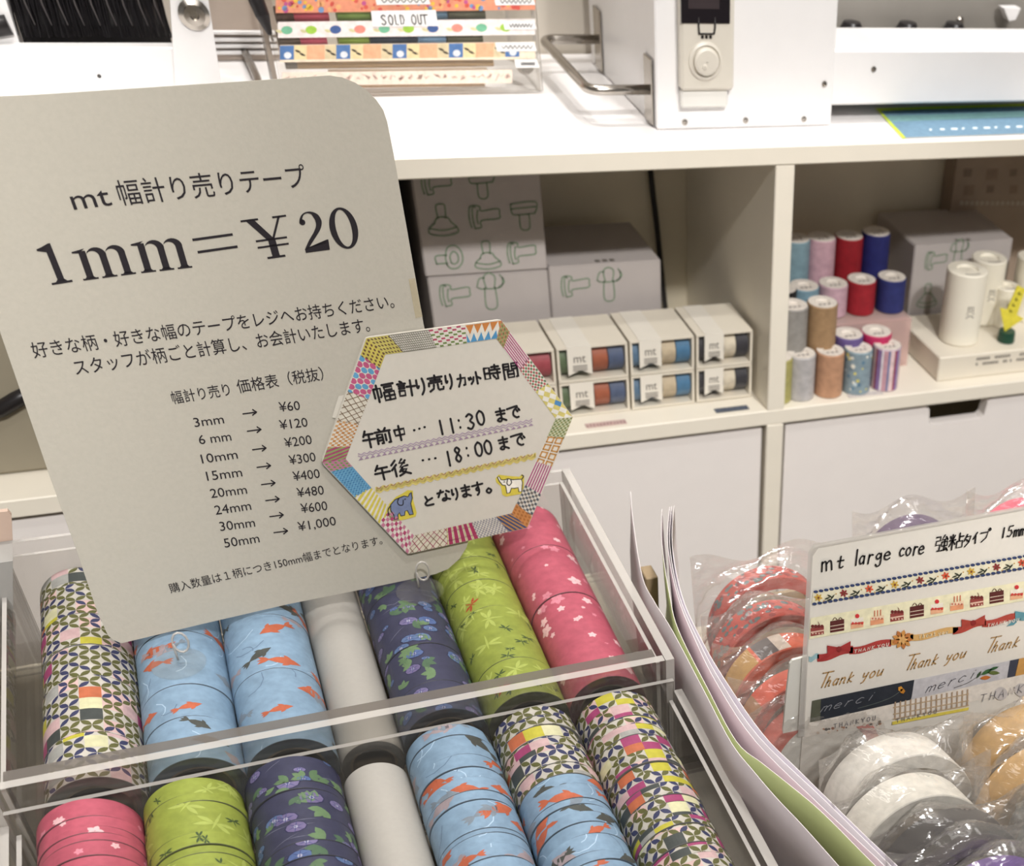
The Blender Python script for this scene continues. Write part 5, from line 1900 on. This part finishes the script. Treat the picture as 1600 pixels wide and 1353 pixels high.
# printed brown paper bag at the back right
ybg = 1.135
x0 = at(1490, 290, 1, ybg).x
zb_ = at(1500, 332, 1, ybg).z
bg = thing('printed_box', 'dim brown printed box at the top right of the right cubby, standing behind the carton', 'box', (x0 + .06, 1.14, ZS))
b = MB()
b.box(x0, .79, ybg, 1.158, ZS + .0003, Z_COUNTER - .016, bev=.001)
b.build('box_body', mat('brown_box_board', color=rgb(150, 132, 116), rough=.5, noise=.05), bg)
b = MB()
P = Plane((x0, ybg, Z_COUNTER - .016), (1, 0, 0), (0, 0, -1))
rng = random.Random(8)
for k in range(6):
    a, bb = P.ab(1506 + (k % 3) * 36, 264 + (k // 3) * 26)
    s = rng.uniform(.008, .013)
    b.poly([P.pt(a, bb, .0004), P.pt(a + s, bb, .0004), P.pt(a + s, bb + s * .8, .0004), P.pt(a, bb + s * .8, .0004)], 0, rgb(138, 120, 106) if k % 2 else rgb(128, 112, 100))
for k in range(14):
    a, bb = P.ab(1500 + k * 8, 314)
    b.poly([P.pt(a, bb, .0004), P.pt(a + .004, bb, .0004), P.pt(a + .004, bb + .004, .0004), P.pt(a, bb + .004, .0004)], 0, rgb(176, 164, 150))
b.build('box_print', PRINT, bg)
# ------------------------------------------------------------------ catalogues standing between the trays and the wrapped rolls
ZTOP = 0.83
PAPERS = [
    ('E1', [(985, 768), (989, 815), (1003, 900), (1022, 940), (1050, 985), (1100, 1080), (1142, 1160), (1178, 1206), (1214, 1248), (1253, 1289), (1310, 1353), (1420, 1480)], rgb(174, 165, 167), 'white catalogue sheet nearest the tape trays, its tip standing up alone'),
    ('G', [(1034, 795), (1034, 850), (1046, 930), (1060, 985), (1105, 1075), (1150, 1158), (1190, 1192), (1228, 1222), (1285, 1270), (1368, 1353), (1480, 1460)], rgb(172, 180, 128), 'pale green catalogue page behind the white sheet'),
    ('E2a', [(1046, 792), (1043, 850), (1058, 930), (1086, 1000), (1121, 1070), (1180, 1158), (1280, 1257), (1382, 1353), (1490, 1460)], rgb(204, 184, 190), 'catalogue page with a pinkish inner side, third from the tape trays'),
    ('E2b', [(1049, 791), (1046, 850), (1061, 930), (1091, 1000), (1126, 1065), (1186, 1152), (1290, 1252), (1392, 1353), (1500, 1460)], rgb(210, 202, 207), 'white catalogue page, fourth from the tape trays'),
    ('E2c', [(1053, 790), (1050, 850), (1065, 930), (1096, 1000), (1131, 1060), (1190, 1145), (1246, 1202), (1348, 1302), (1402, 1353), (1510, 1460)], rgb(206, 198, 208), 'outermost lilac-white catalogue page, against the wrapped rolls')]
for k, (nm, path, c, lab) in enumerate(PAPERS):
    pts = [at(x, y, 2, ZTOP) for x, y in path]
    p2 = smooth_line([(p.x, p.y) for p in pts], 5)
    if k == 2:
        c_in = c
    b = MB()
    n = len(p2)
    th = 0.00025
    L, R = [], []
    for i in range(n):
        q0, q1 = p2[max(i - 1, 0)], p2[min(i + 1, n - 1)]
        dx, dy = q1[0] - q0[0], q1[1] - q0[1]
        l = hypot(dx, dy)
        R.append((p2[i][0] - dy / l * th, p2[i][1] + dx / l * th))
    # near end drops with y, so the sheets stay standing on the table
    zb0 = Z_TABLE + .0004
    rows = 4

    def col(p, j):
        t = j / rows
        return (p[0] + (0.004 * sin(pi * t) * (1 if k else -1)) * (1 - t), p[1], zb0 + (ZTOP - zb0) * t)
    for side in (p2, R):
        s0 = len(b.v)
        for j in range(rows + 1):
            for i in range(n):
                b.v.append(col(side[i], j))
        for j in range(rows):
            for i in range(n - 1):
                a = s0 + j * n + i
                b.face((a, a + 1, a + n + 1, a + n), 0, c if side is p2 else rgb(222, 214, 216), True)
    N1 = (rows + 1) * n
    for i in range(n - 1):
        for j in (0, rows):
            a = j * n + i
            b.face((a, a + 1, a + 1 + N1, a + N1), 0, rgb(228, 222, 222))
    for i in (0, n - 1):
        for j in range(rows):
            a = j * n + i
            b.face((a, a + n, a + n + N1, a + N1), 0, rgb(228, 222, 222))
    tag(b.build('catalogue_sheet', PLAIN), lab, 'catalogue')

# a small tan box peeping out behind the white sheet, and the low kraft tray under the wrapped rolls
KR = mat('kraft_board', color=rgb(164, 142, 112), rough=.6, noise=.06, scale=80)
p = at(1007, 905, 1, .640)
b = MB()
b.box(p.x + .001, p.x + .0085, .640, .654, Z_TABLE + .0003, p.z, bev=.0006)
tag(b.build('kraft_box', KR), 'slim tan kraft box peeping out behind the tip of the white catalogue sheet', 'box')
kb = thing('kraft_tray', 'low tan kraft tray under the film-wrapped rolls, nearly hidden by them', 'tray', (.4, .5, Z_TABLE))
kx1, ky0, kz = .60, .36, Z_TABLE + .022
b = MB()
b.box(.2420, kx1, .645, .648, Z_TABLE + .0003, kz)
b.build('back_wall', KR, kb)
b = MB()
b.box(.2420, kx1, ky0, .6448, Z_TABLE + .0002, Z_TABLE + .0012)
b.build('base', KR, kb)
b = MB()
b.box(kx1 - .003, kx1, ky0, .6448, Z_TABLE + .0014, kz)
b.build('side_wall', KR, kb)

# ------------------------------------------------------------------ product card with tape samples
YC = 0.465
CP = Plane(at(1262, 1000, 1, YC), (1, 0, 0), (0, 0, -1))
CX, CS = (1220, 780), 380 / 1318.0


def cz(x, y):
    return (CX[0] + x * CS, CX[1] + y * CS)


def cpt(x, y, l=.0004):
    return CP.px(*cz(x, y), l)


pc = thing('product_card', 'laminated white card lettered mt large core with printed tape samples, standing among the wrapped rolls', 'sign', at(1400, 1000, 1, YC))
zbot = Z_TABLE + .0006


def to3(pts):
    return [at(x, y, 1, YC) for x, y in pts]


tl = to3([(1254, 1150), (1258, 1080), (1265, 930), (1267.5, 870), (1269, 860), (1273, 855), (1280, 852.5), (1440, 823), (1600, 794)])
right = tl[-1] + (tl[-1] - tl[-2]) * .4
out = tl + [right, Vector((right.x, YC, zbot)), Vector((tl[0].x - .001, YC, zbot))]
b = MB()
b.slab(out, (0, .0006, 0))
b.build('card', mat('laminated_card', color=rgb(226, 221, 212), rough=.22, spec=.5, noise=.015, scale=300), pc)
bk = to3([(1224, 1155), (1230, 1090), (1236, 1040), (1240, 1034), (1262, 1028)])
b = MB()
b.slab([Vector((p.x, YC + .0012, p.z)) for p in bk] + [Vector((tl[0].x + .06, YC + .0012, bk[-1].z)), Vector((tl[0].x + .06, YC + .0012, zbot)), Vector((bk[0].x - .001, YC + .0012, zbot))], (0, .0015, 0))
b.build('backing_board', mat('backing_card', color=rgb(214, 212, 204), rough=.5, noise=.02), pc)
fl = to3([(1262, 857), (1268, 848), (1600, 788), (1690, 772)])
b = MB()
fr_ = [tl[0], tl[3], tl[5], tl[7], tl[8]]
o3 = [Vector((p.x, YC - .0006, p.z)) for p in [at(1246, 1150, 1, YC), at(1262, 862, 1, YC), at(1270, 849, 1, YC), at(1600, 789, 1, YC), at(1690, 772, 1, YC)]]
i3 = [Vector((p.x, YC - .0006, p.z)) for p in [at(1256, 1150, 1, YC), at(1269, 868, 1, YC), at(1278, 855, 1, YC), at(1600, 796, 1, YC), at(1690, 779, 1, YC)]]
for k in range(4):
    b.poly([o3[k], o3[k + 1], i3[k + 1], i3[k]])
b.build('laminate_border', ACRYLIC_EDGE, pc)
b = MB()
for ch, x0, x1, y0, y1, h in (('m', 213, 285, 390, 376, 85), ('t', 290, 348, 373, 366, 70), ('l', 388, 420, 357, 352, 85), ('a', 412, 460, 352, 346, 75), ('r', 455, 505, 347, 342, 80), ('g', 498, 556, 338, 328, 72), ('e', 544, 600, 328, 320, 72),
                              ('c', 630, 672, 308, 302, 72), ('o', 664, 708, 304, 299, 72), ('r', 704, 742, 301, 297, 76), ('e', 732, 780, 296, 290, 72),
                              ('強', 826, 902, 290, 276, 92), ('粘', 903, 984, 274, 258, 84), ('タ', 984, 1032, 256, 244, 66), ('イ', 1034, 1066, 240, 232, 60), ('プ', 1070, 1128, 232, 220, 66),
                              ('1', 1186, 1214, 208, 203, 55), ('5', 1212, 1258, 206, 198, 62), ('m', 1256, 1292, 200, 193, 56), ('m', 1290, 1326, 194, 187, 56)):
    hand(b, CP, ch, cz(x0, y0), cz(x1, y1), h * CS, .00085, lift=.0006)
b.build('handwriting', MARKER, pc)


def band_on_card(b, top, bot, c, l=.0004):
    b.poly([cpt(*bot[0], l), cpt(*bot[1], l), cpt(*top[1], l), cpt(*top[0], l)], 0, c)


def lerp2(a, b_, t):
    return (a[0] + (b_[0] - a[0]) * t, a[1] + (b_[1] - a[1]) * t)


# flowers
b = MB()
T0, T1, B0, B1 = (173, 500), (1420, 288), (166, 566), (1420, 352)
band_on_card(b, (T0, T1), (B0, B1), rgb(232, 226, 200))
n = 44
for k in range(n):
    for a_, b__ in ((T0, T1), (B0, B1)):
        x, y = lerp2(a_, b__, (k + .5) / n)
        b.poly([cpt(x + q[0], y + q[1], .0006) for q in ngon(0, 0, 13, 10, .62)], 0, rgb(54, 68, 108))
cs = [rgb(206, 168, 70), rgb(140, 52, 54), rgb(214, 88, 60)]
k = 0
x = 200
while x < 1400:
    t = (x - 170) / 1250
    y = lerp2(lerp2(T0, T1, t), lerp2(B0, B1, t), .5)[1]
    for q in range(6):
        a = q * pi / 3 + .2
        b.poly([cpt(x + 13 * cos(a) + u, y + 12 * sin(a) + v, .0008) for u, v in lens(0, 0, 22, 11, a)], 0, cs[k % 3])
    b.poly([cpt(x + u, y + v, .0010) for u, v in ngon(0, 0, 6, 8)], 0, rgb(120, 70, 50))
    for dx, dy, a in ((48, 4, -.35), (62, -8, .5), (78, -4, -.9), (60, 12, -.3)):
        b.poly([cpt(x + dx + u, y + dy + v, .0008) for u, v in lens(0, 0, 34, 9, a)], 0, rgb(56, 62, 50))
    for dx, dy in ((30, 18), (96, -20)):
        b.poly([cpt(x + dx + u, y + dy + v, .0008) for u, v in ngon(0, 0, 4, 6)], 0, rgb(190, 150, 80))
    x += 138
    k += 1
o = b.build('tape_sample', PRINT, pc)
o['label'] = 'tape sample with flowers between navy scallops'
# cakes
b = MB()
T0, T1, B0, B1 = (160, 642), (1420, 424), (152, 756), (1420, 528)
band_on_card(b, (T0, T1), (B0, B1), rgb(236, 230, 196))
k = 0
x = 195
while x < 1410:
    t = (x - 156) / 1262
    y = lerp2(B0, B1, t)[1] - 16
    sk = -.17

    def cake(x0, x1, y0, y1, c, l=.0006):
        b.poly([cpt(x + u, y - v + u * sk, l) for u, v in ((x0, y0), (x1, y0), (x1, y1), (x0, y1))], 0, c)
    kind = k % 4
    if kind == 0:
        cake(-36, 36, 0, 44, rgb(150, 70, 66))
        cake(-36, 36, 18, 26, rgb(226, 190, 170), .0008)
        for q in range(4):
            b.poly([cpt(x - 26 + q * 17 + u, y - 12 + v, .0010) for u, v in ngon(0, 0, 5, 6)], 0, rgb(226, 190, 170))
            b.poly([cpt(x - 26 + q * 17 + u, y - 50 + v, .0008) for u, v in ngon(0, 0, 9, 8)], 0, rgb(110, 44, 44))
        b.poly([cpt(x + 8 + u, y - 66 + v, .0008) for u, v in lens(0, 0, 26, 3, 1.1)], 0, rgb(110, 44, 44))
    elif kind == 1:
        cake(-38, 38, 0, 62, rgb(92, 44, 42))
        cake(-38, 38, 14, 18, rgb(220, 200, 180), .0008)
        cake(-38, 38, 34, 38, rgb(220, 200, 180), .0008)
        for q in range(4):
            b.poly([cpt(x - 20 + q * 15 + u, y - 70 + v, .0008) for u, v in lens(0, 0, 26, 5, .9 if q % 2 else 2.2)], 0, rgb(92, 60, 50))
    elif kind == 2:
        cake(-34, 34, 0, 24, rgb(232, 176, 140))
        cake(-34, 34, 24, 30, rgb(206, 84, 70), .0008)
        cake(-34, 34, 30, 54, rgb(240, 232, 216))
        for q in range(4):
            b.poly([cpt(x - 25 + q * 17 + u, y - 28 + v, .0010) for u, v in ngon(0, 0, 7, 6)], 0, rgb(206, 70, 64))
        b.poly([cpt(x + u, y - 66 + v, .0008) for u, v in ngon(0, 0, 12, 8)], 0, rgb(206, 56, 62))
    else:
        cake(-36, 36, 0, 28, rgb(232, 160, 120))
        cake(-36, 36, 28, 46, rgb(236, 210, 180), .0008)
        for q in range(3):
            cake(-16 + q * 16, -11 + q * 16, 46, 78, rgb(206, 120, 90), .0008)
        for q in range(4):
            b.poly([cpt(x - 26 + q * 17 + u, y - 34 + v, .0010) for u, v in ngon(0, 0, 5, 6)], 0, rgb(196, 110, 90))
    x += 108
    k += 1
o = b.build('tape_sample', PRINT, pc)
o['label'] = 'cream tape sample with little cakes'
# ribbons
b = MB()
segs = [((150, 862), (205, 850), rgb(150, 184, 190), 14), ((196, 858), (390, 812), rgb(170, 62, 60), 20), ((370, 818), (596, 776), rgb(174, 66, 62), 19), ((590, 772), (716, 742), rgb(206, 150, 86), 15),
        ((700, 748), (960, 706), rgb(214, 172, 110), 17), ((930, 710), (1110, 664), rgb(178, 74, 64), 18), ((1090, 672), (1300, 632), rgb(180, 76, 66), 18), ((1290, 636), (1420, 612), rgb(110, 160, 170), 18)]
for (p0, p1, c, hw) in segs:
    n = 8
    for k in range(n):
        q0, q1 = lerp2(p0, p1, k / n), lerp2(p0, p1, (k + 1) / n)
        s0, s1 = sin(k / n * 2 * pi) * 7, sin((k + 1) / n * 2 * pi) * 7
        b.poly([cpt(q0[0], q0[1] - hw + s0), cpt(q1[0], q1[1] - hw + s1), cpt(q1[0], q1[1] + hw + s1), cpt(q0[0], q0[1] + hw + s0)], 0, c)
for cx, cy, c in ((312, 806, rgb(164, 54, 54)), (1040, 664, rgb(170, 70, 60)), (1330, 620, rgb(96, 150, 164))):
    for s in (-1, 1):
        b.poly([cpt(cx, cy - 8, .0007), cpt(cx + s * 64, cy - 30 - s * 12, .0007), cpt(cx + s * 62, cy + 26 - s * 12, .0007), cpt(cx, cy + 8, .0007)], 0, c)
    b.poly([cpt(cx + u, cy + v, .0009) for u, v in ngon(0, 0, 15, 10)], 0, rgb(140, 44, 44) if c[2] < .3 else c)
    b.poly([cpt(cx - 60, cy + 22, .0006), cpt(cx - 110, cy + 66, .0006), cpt(cx - 70, cy + 58, .0006), cpt(cx - 20, cy + 10, .0006)], 0, c)
for q in range(9):
    a = q * 2 * pi / 9
    b.poly([cpt(655 + 30 * cos(a) + u, 755 + 28 * sin(a) + v, .0008) for u, v in lens(0, 0, 52, 26, a)], 0, rgb(206, 146, 80) if q % 2 else rgb(190, 120, 66))
for q in range(5):
    a = q * 2 * pi / 5
    b.poly([cpt(655 + 14 * cos(a) + u, 755 + 14 * sin(a) + v, .0010) for u, v in lens(0, 0, 28, 16, a)], 0, rgb(222, 172, 108))
for word, xs, y0, y1, c in (('THANKYOU', (390, 580), 828, 786, rgb(238, 226, 214)), ('Thankyou', (740, 900), 750, 720, rgb(240, 226, 190)), ('THANKYOU', (1112, 1284), 688, 654, rgb(238, 226, 214))):
    n = len(word)
    for k, ch in enumerate(word):
        x0 = xs[0] + (xs[1] - xs[0]) * k / n + (6 if k >= 5 else 0)
        x1 = x0 + (xs[1] - xs[0]) / n * .82
        yy = y0 + (y1 - y0) * k / n
        hand(b, CP, ch, cz(x0, yy), cz(x1, yy - 3), (18 if ch.isupper() else 22) * CS, .0004, lift=.0010, c=c)
o = b.build('tape_sample', PRINT, pc)
o['label'] = 'ribbon tape sample with red bows and a gold rosette'
# gold script
b = MB()
GOLD = rgb(176, 140, 90)
for x0, y0, x1, y1 in ((188, 1026, 552, 952), (655, 930, 1000, 855), (1092, 836, 1440, 760)):
    word = 'Thank you'
    sx = (x1 - x0) / 9.4
    for k, ch in enumerate(word):
        if ch == ' ':
            continue
        xa = x0 + sx * k * 1.03 + (0 if k else -6)
        yy = y0 + (y1 - y0) * (k / 9)
        wd_ = sx * (1.9 if ch == 'T' else 1.12)
        hand(b, CP, ch, cz(xa, yy), cz(xa + wd_, yy - wd_ * .2), (84 if ch == 'T' else 54) * CS, .00075, lift=.0005, c=GOLD, lean=.45)
o = b.build('tape_sample', PRINT, pc)
o['label'] = 'gold script tape sample'
# merci blocks
b = MB()


def quad(p, c, l=.0004):
    b.poly([cpt(x, y, l) for x, y in p], 0, c)


quad([(158, 1206), (214, 1195), (216, 1080), (168, 1090)], rgb(90, 92, 78))
quad([(212, 1195), (704, 1084), (722, 976), (216, 1080)], rgb(48, 52, 60))
quad([(706, 1083), (1226, 966), (1240, 872), (722, 976)], rgb(196, 194, 198))
quad([(1224, 966), (1268, 957), (1290, 862), (1240, 872)], rgb(62, 66, 80))
quad([(1266, 957), (1420, 925), (1420, 836), (1288, 862)], rgb(196, 148, 84))


def script(x0, y0, x1, y1, h, c, w=.0004):
    word = 'merci'
    for k, ch in enumerate(word):
        xa = x0 + (x1 - x0) * k / 5
        yy = y0 + (y1 - y0) * k / 5
        hand(b, CP, ch, cz(xa, yy), cz(xa + (x1 - x0) / 4.6, yy + (y1 - y0) / 4.6), h * CS, w, lift=.0008, c=c, lean=.5)


script(205, 1150, 500, 1080, 42, rgb(150, 152, 158))
script(775, 1046, 1050, 960, 44, rgb(60, 58, 66))
for ln, c in (([(415, 1128), (520, 1098), (600, 1066), (650, 1030)], rgb(96, 104, 100)), ([(935, 1018), (1010, 990), (1075, 950), (1150, 918)], rgb(70, 66, 60))):
    stroke(b, [CP.ab(*cz(*p)) for p in ln], .0004, lambda a, bb: CP.pt(a, bb, .0008), 0, c)
for x, y, ln, wd, a, c in ((1112, 930, 70, 22, -.5, rgb(58, 100, 58)), (1150, 935, 70, 22, .05, rgb(96, 110, 60)), (1105, 962, 60, 22, -.1, rgb(190, 110, 50)), (1150, 912, 60, 16, -.35, rgb(50, 90, 56)), (1070, 945, 50, 14, -1.0, rgb(60, 80, 56))):
    b.poly([cpt(x + u, y + v, .0009) for u, v in lens(0, 0, ln, wd, a)], 0, c)
for x, y, c in ((645, 1022, rgb(214, 150, 60)), (656, 1034, rgb(196, 130, 50))):
    b.poly([cpt(x + u, y + v, .0009) for u, v in ngon(0, 0, 15, 5)], 0, c)
o = b.build('tape_sample', PRINT, pc)
o['label'] = 'dark and grey tape sample lettered merci'
# lowest sample
b = MB()
quad([(130, 1290), (600, 1190), (1420, 1010), (1420, 915), (600, 1098), (150, 1208)], rgb(228, 220, 210), .0003)
for k in range(15):
    x, y = 612 + k * 28, 1130 - k * 4.9
    quad([(x, y + 58), (x + 8, y + 56), (x + 10, y - 36), (x + 2, y - 34)], rgb(176, 152, 128), .0006)
for dy in (-22, 14, 40):
    quad([(606, 1150 + dy), (1016, 1076 + dy), (1016, 1070 + dy), (606, 1144 + dy)], rgb(190, 166, 136), .0007)
quad([(600, 1218), (1014, 1138), (1016, 1122), (602, 1200)], rgb(224, 206, 90), .0008)
rng = random.Random(2)
for k in range(22):
    x = 135 + rng.uniform(0, 400)
    y = 1268 - (x - 135) * .14 + rng.uniform(-14, 8)
    s = rng.uniform(3, 11)
    b.poly([cpt(x + u, y + v, .0006) for u, v in ngon(0, 0, s, 8, .8)], 0, rng.choice([rgb(60, 46, 42), rgb(176, 120, 80), rgb(150, 90, 60), rgb(214, 196, 180)]))
for word, x0, y0, x1, y1, h in (('THANKYOU', 280, 1236, 520, 1188, 24), ('THANKYOU', 618, 1206, 850, 1152, 20), ('THANK', 1068, 1096, 1320, 1034, 44)):
    n = len(word)
    for k, ch in enumerate(word):
        xa = x0 + (x1 - x0) * k / n
        yy = y0 + (y1 - y0) * k / n
        hand(b, CP, ch, cz(xa, yy), cz(xa + (x1 - x0) / n * .75, yy - 6), h * CS, .0004, lift=.001, c=rgb(110, 110, 120))
for x, y in ((1190, 1050), (1300, 1030)):
    b.poly([cpt(x + u, y + v, .0006) for u, v in ngon(0, 0, 36, 16)], 0, rgb(200, 194, 192))
o = b.build('tape_sample', PRINT, pc)
o['label'] = 'pale tape sample lettered THANK YOU with plaid and dots'

# ------------------------------------------------------------------ big rolls wrapped in clear film
def wrapped(label, crest, yz, r, w, col, seed, art=None, tilt=0.25, yaw=0.0, bagw=1.14, bagh=1.15, cap=None, group='film-wrapped rolls behind the catalogue sheets'):
    rng = random.Random(seed)
    c = at(crest[0], crest[1], 2, yz)
    ax = Vector((sin(yaw), cos(yaw) * cos(tilt), -sin(tilt) * .6)).normalized()   # roll axis, leaning back
    X = ax.cross(Vector((0, 0, 1))).normalized()
    U = X.cross(ax).normalized()
    ctr = c - U * r - ax * (w * .2)
    t = thing('wrapped_tape_roll', label, 'wrapped tape roll', (ctr.x, ctr.y, ctr.z - r), group)
    b = MB()
    ri = r * .80
    side = tuple(q * .8 for q in col[:3]) + (1,)
    b.lathe(ctr - ax * (w / 2), tuple(ax), [(ri, .0005), (ri, 0), (r - .0005, 0), (r, .0005), (r, w - .0005), (r - .0005, w), (ri, w), (ri, .0005)], seg=72,
            cols=[side, side, side, col, side, side, rgb(170, 156, 138)])
    # crest direction for printed art
    if art:
        for k in range(int(90)):
            a = rng.uniform(-1.5, 1.5)
            v = rng.uniform(.1, .9) * w
            s = rng.uniform(.001, .0026)
            cc = rng.choice(art)
            pts = []
            for q in range(8):
                aa = a + s / r * cos(q * pi / 4)
                vv = min(w * .97, max(w * .03, v + s * sin(q * pi / 4)))
                pts.append(ctr + ax * (vv - w / 2) + (U * cos(aa) + X * sin(aa)) * (r + .0001))
            b.poly(pts, 0, cc)
    if cap:
        for a0, a1, cc in cap:
            n = 14
            for q in range(n):
                b0_, b1_ = a0 + (a1 - a0) * q / n, a0 + (a1 - a0) * (q + 1) / n
                b.poly([ctr + ax * (vv - w / 2) + (U * cos(aa) + X * sin(aa)) * (r + .00008) for aa, vv in ((b0_, .0008), (b1_, .0008), (b1_, w - .0008), (b0_, w - .0008))], 0, cc)
    b.build('tape_roll', WASHI, t)
    # the bag
    hw, hh = r * bagw, r * bagh
    ph = [(rng.uniform(0, 6.3), rng.uniform(0, 6.3), rng.uniform(.4, 1.0)) for _ in range(9)]
    dirs = [(cos(a), sin(a)) for a in [pi / 2 + rng.uniform(-.75, .75) for _ in range(9)]]
    frq = [rng.uniform(2.5, 11.0) for _ in range(9)]
    b = MB()
    for sgn in (1, -1):
        def fn(u, v, sgn=sgn):
            p, q = (u * 2 - 1), (v * 2 - 1)
            d = hypot(p * bagw, q * bagh)
            e = min(1 - abs(p), 1 - abs(q))
            full = w / 2 + .0012
            s = 1.0 if d < 1.02 else max(0.0, 1 - (d - 1.02) / .34)
            thick = full * (s * s * (3 - 2 * s)) * min(1, e / .05)
            wr = 0.0
            for (f0, f1, am), (dx, dy), fq in zip(ph, dirs, frq):
                wv = sin((p * dx + q * dy) * fq * 2.2 + f0 + 1.1 * sin((p * dy - q * dx) * 2.5 + f1))
                wr += am * (abs(wv) ** .6 - .55)
            wr *= .0013 * min(1, e / .10)
            if p < -.90 or q > .93:
                wr += .0004 * sin((q if p < -.90 else p) * 90)
            off = max(thick + wr + .0006, .0001) if d < 1.02 else thick + wr
            hang = .004 * sin(p * 5 + ph[0][0]) * max(0, q)
            return ctr + X * (p * hw) + U * (q * hh + hang) + ax * (off * sgn + wr * .4)
        b.grid(fn, 64, 64)
    b.build('film_bag', FILM, t)
    return t


RED = rgb(192, 76, 66)
tl_ = [rgb(110, 120, 120), rgb(150, 44, 48), rgb(90, 110, 112)]
wrapped('film-wrapped red spotted tape roll at the back, beside the catalogue tips', (1196, 890), .826, .0365, .019, RED, 1, art=tl_, tilt=.35, bagh=1.36, bagw=1.25)
wrapped('film-wrapped red spotted tape roll, second from the back of the left file', (1202, 945), .826, .0365, .023, RED, 2, art=tl_, tilt=.35)
wrapped('film-wrapped orange, tan and grey tape roll in the left file', (1223, 996), .826, .0365, .020, rgb(216, 96, 66), 3, tilt=.35, cap=[(-1.5, -.55, rgb(196, 152, 84)), (-.5, -.2, rgb(92, 84, 86)), (-.2, .0, rgb(216, 200, 186))])
wrapped('film-wrapped orange-red tape roll, next to the card edge', (1249, 1048), .825, .036, .018, rgb(210, 86, 62), 4, tilt=.35, cap=[(-1.4, -.8, rgb(170, 120, 80))])
wrapped('film-wrapped dull pink tape roll low in the left file', (1272, 1096), .820, .0345, .014, rgb(196, 104, 92), 5, tilt=.35)
wrapped('film-wrapped purple tape roll behind the top of the product card', (1425, 808), .829, .034, .017, rgb(92, 72, 104), 7, tilt=.3, bagh=1.36, bagw=1.25)
wrapped('film-wrapped pink tape roll behind the product card at the right edge', (1595, 782), .829, .034, .017, rgb(226, 96, 120), 8, tilt=.3, bagh=1.36, bagw=1.25)
FG = 'film-wrapped rolls in front of the product card'
wrapped('film-wrapped white tape roll directly before the product card', (1396, 1156), .829, .0375, .026, rgb(228, 224, 216), 10, tilt=.35, group=FG)
wrapped('second film-wrapped white tape roll, before the other white one', (1420, 1220), .829, .0375, .024, rgb(226, 222, 212), 11, tilt=.35, group=FG)
wrapped('film-wrapped black tape roll next to the white rolls', (1482, 1273), .829, .0375, .018, rgb(46, 43, 46), 12, tilt=.35, group=FG)
wrapped('film-wrapped charcoal tape roll, between the black and the purple rolls', (1510, 1310), .829, .0375, .010, rgb(62, 56, 62), 13, tilt=.35, group=FG)
wrapped('film-wrapped violet tape roll at the lower right edge', (1545, 1346), .829, .0375, .012, rgb(98, 66, 140), 14, tilt=.35, group=FG)
wrapped('film-wrapped kraft gold tape roll at the right edge under the product card', (1606, 1110), .829, .0365, .026, rgb(186, 146, 84), 15, tilt=.35, group=FG)
wrapped('film-wrapped ochre tape roll before the kraft gold roll', (1630, 1172), .829, .0365, .022, rgb(190, 150, 90), 16, tilt=.35, group=FG)
wrapped('film-wrapped grey-teal tape roll at the right edge', (1688, 1226), .829, .034, .013, rgb(140, 156, 156), 17, tilt=.35, group=FG)
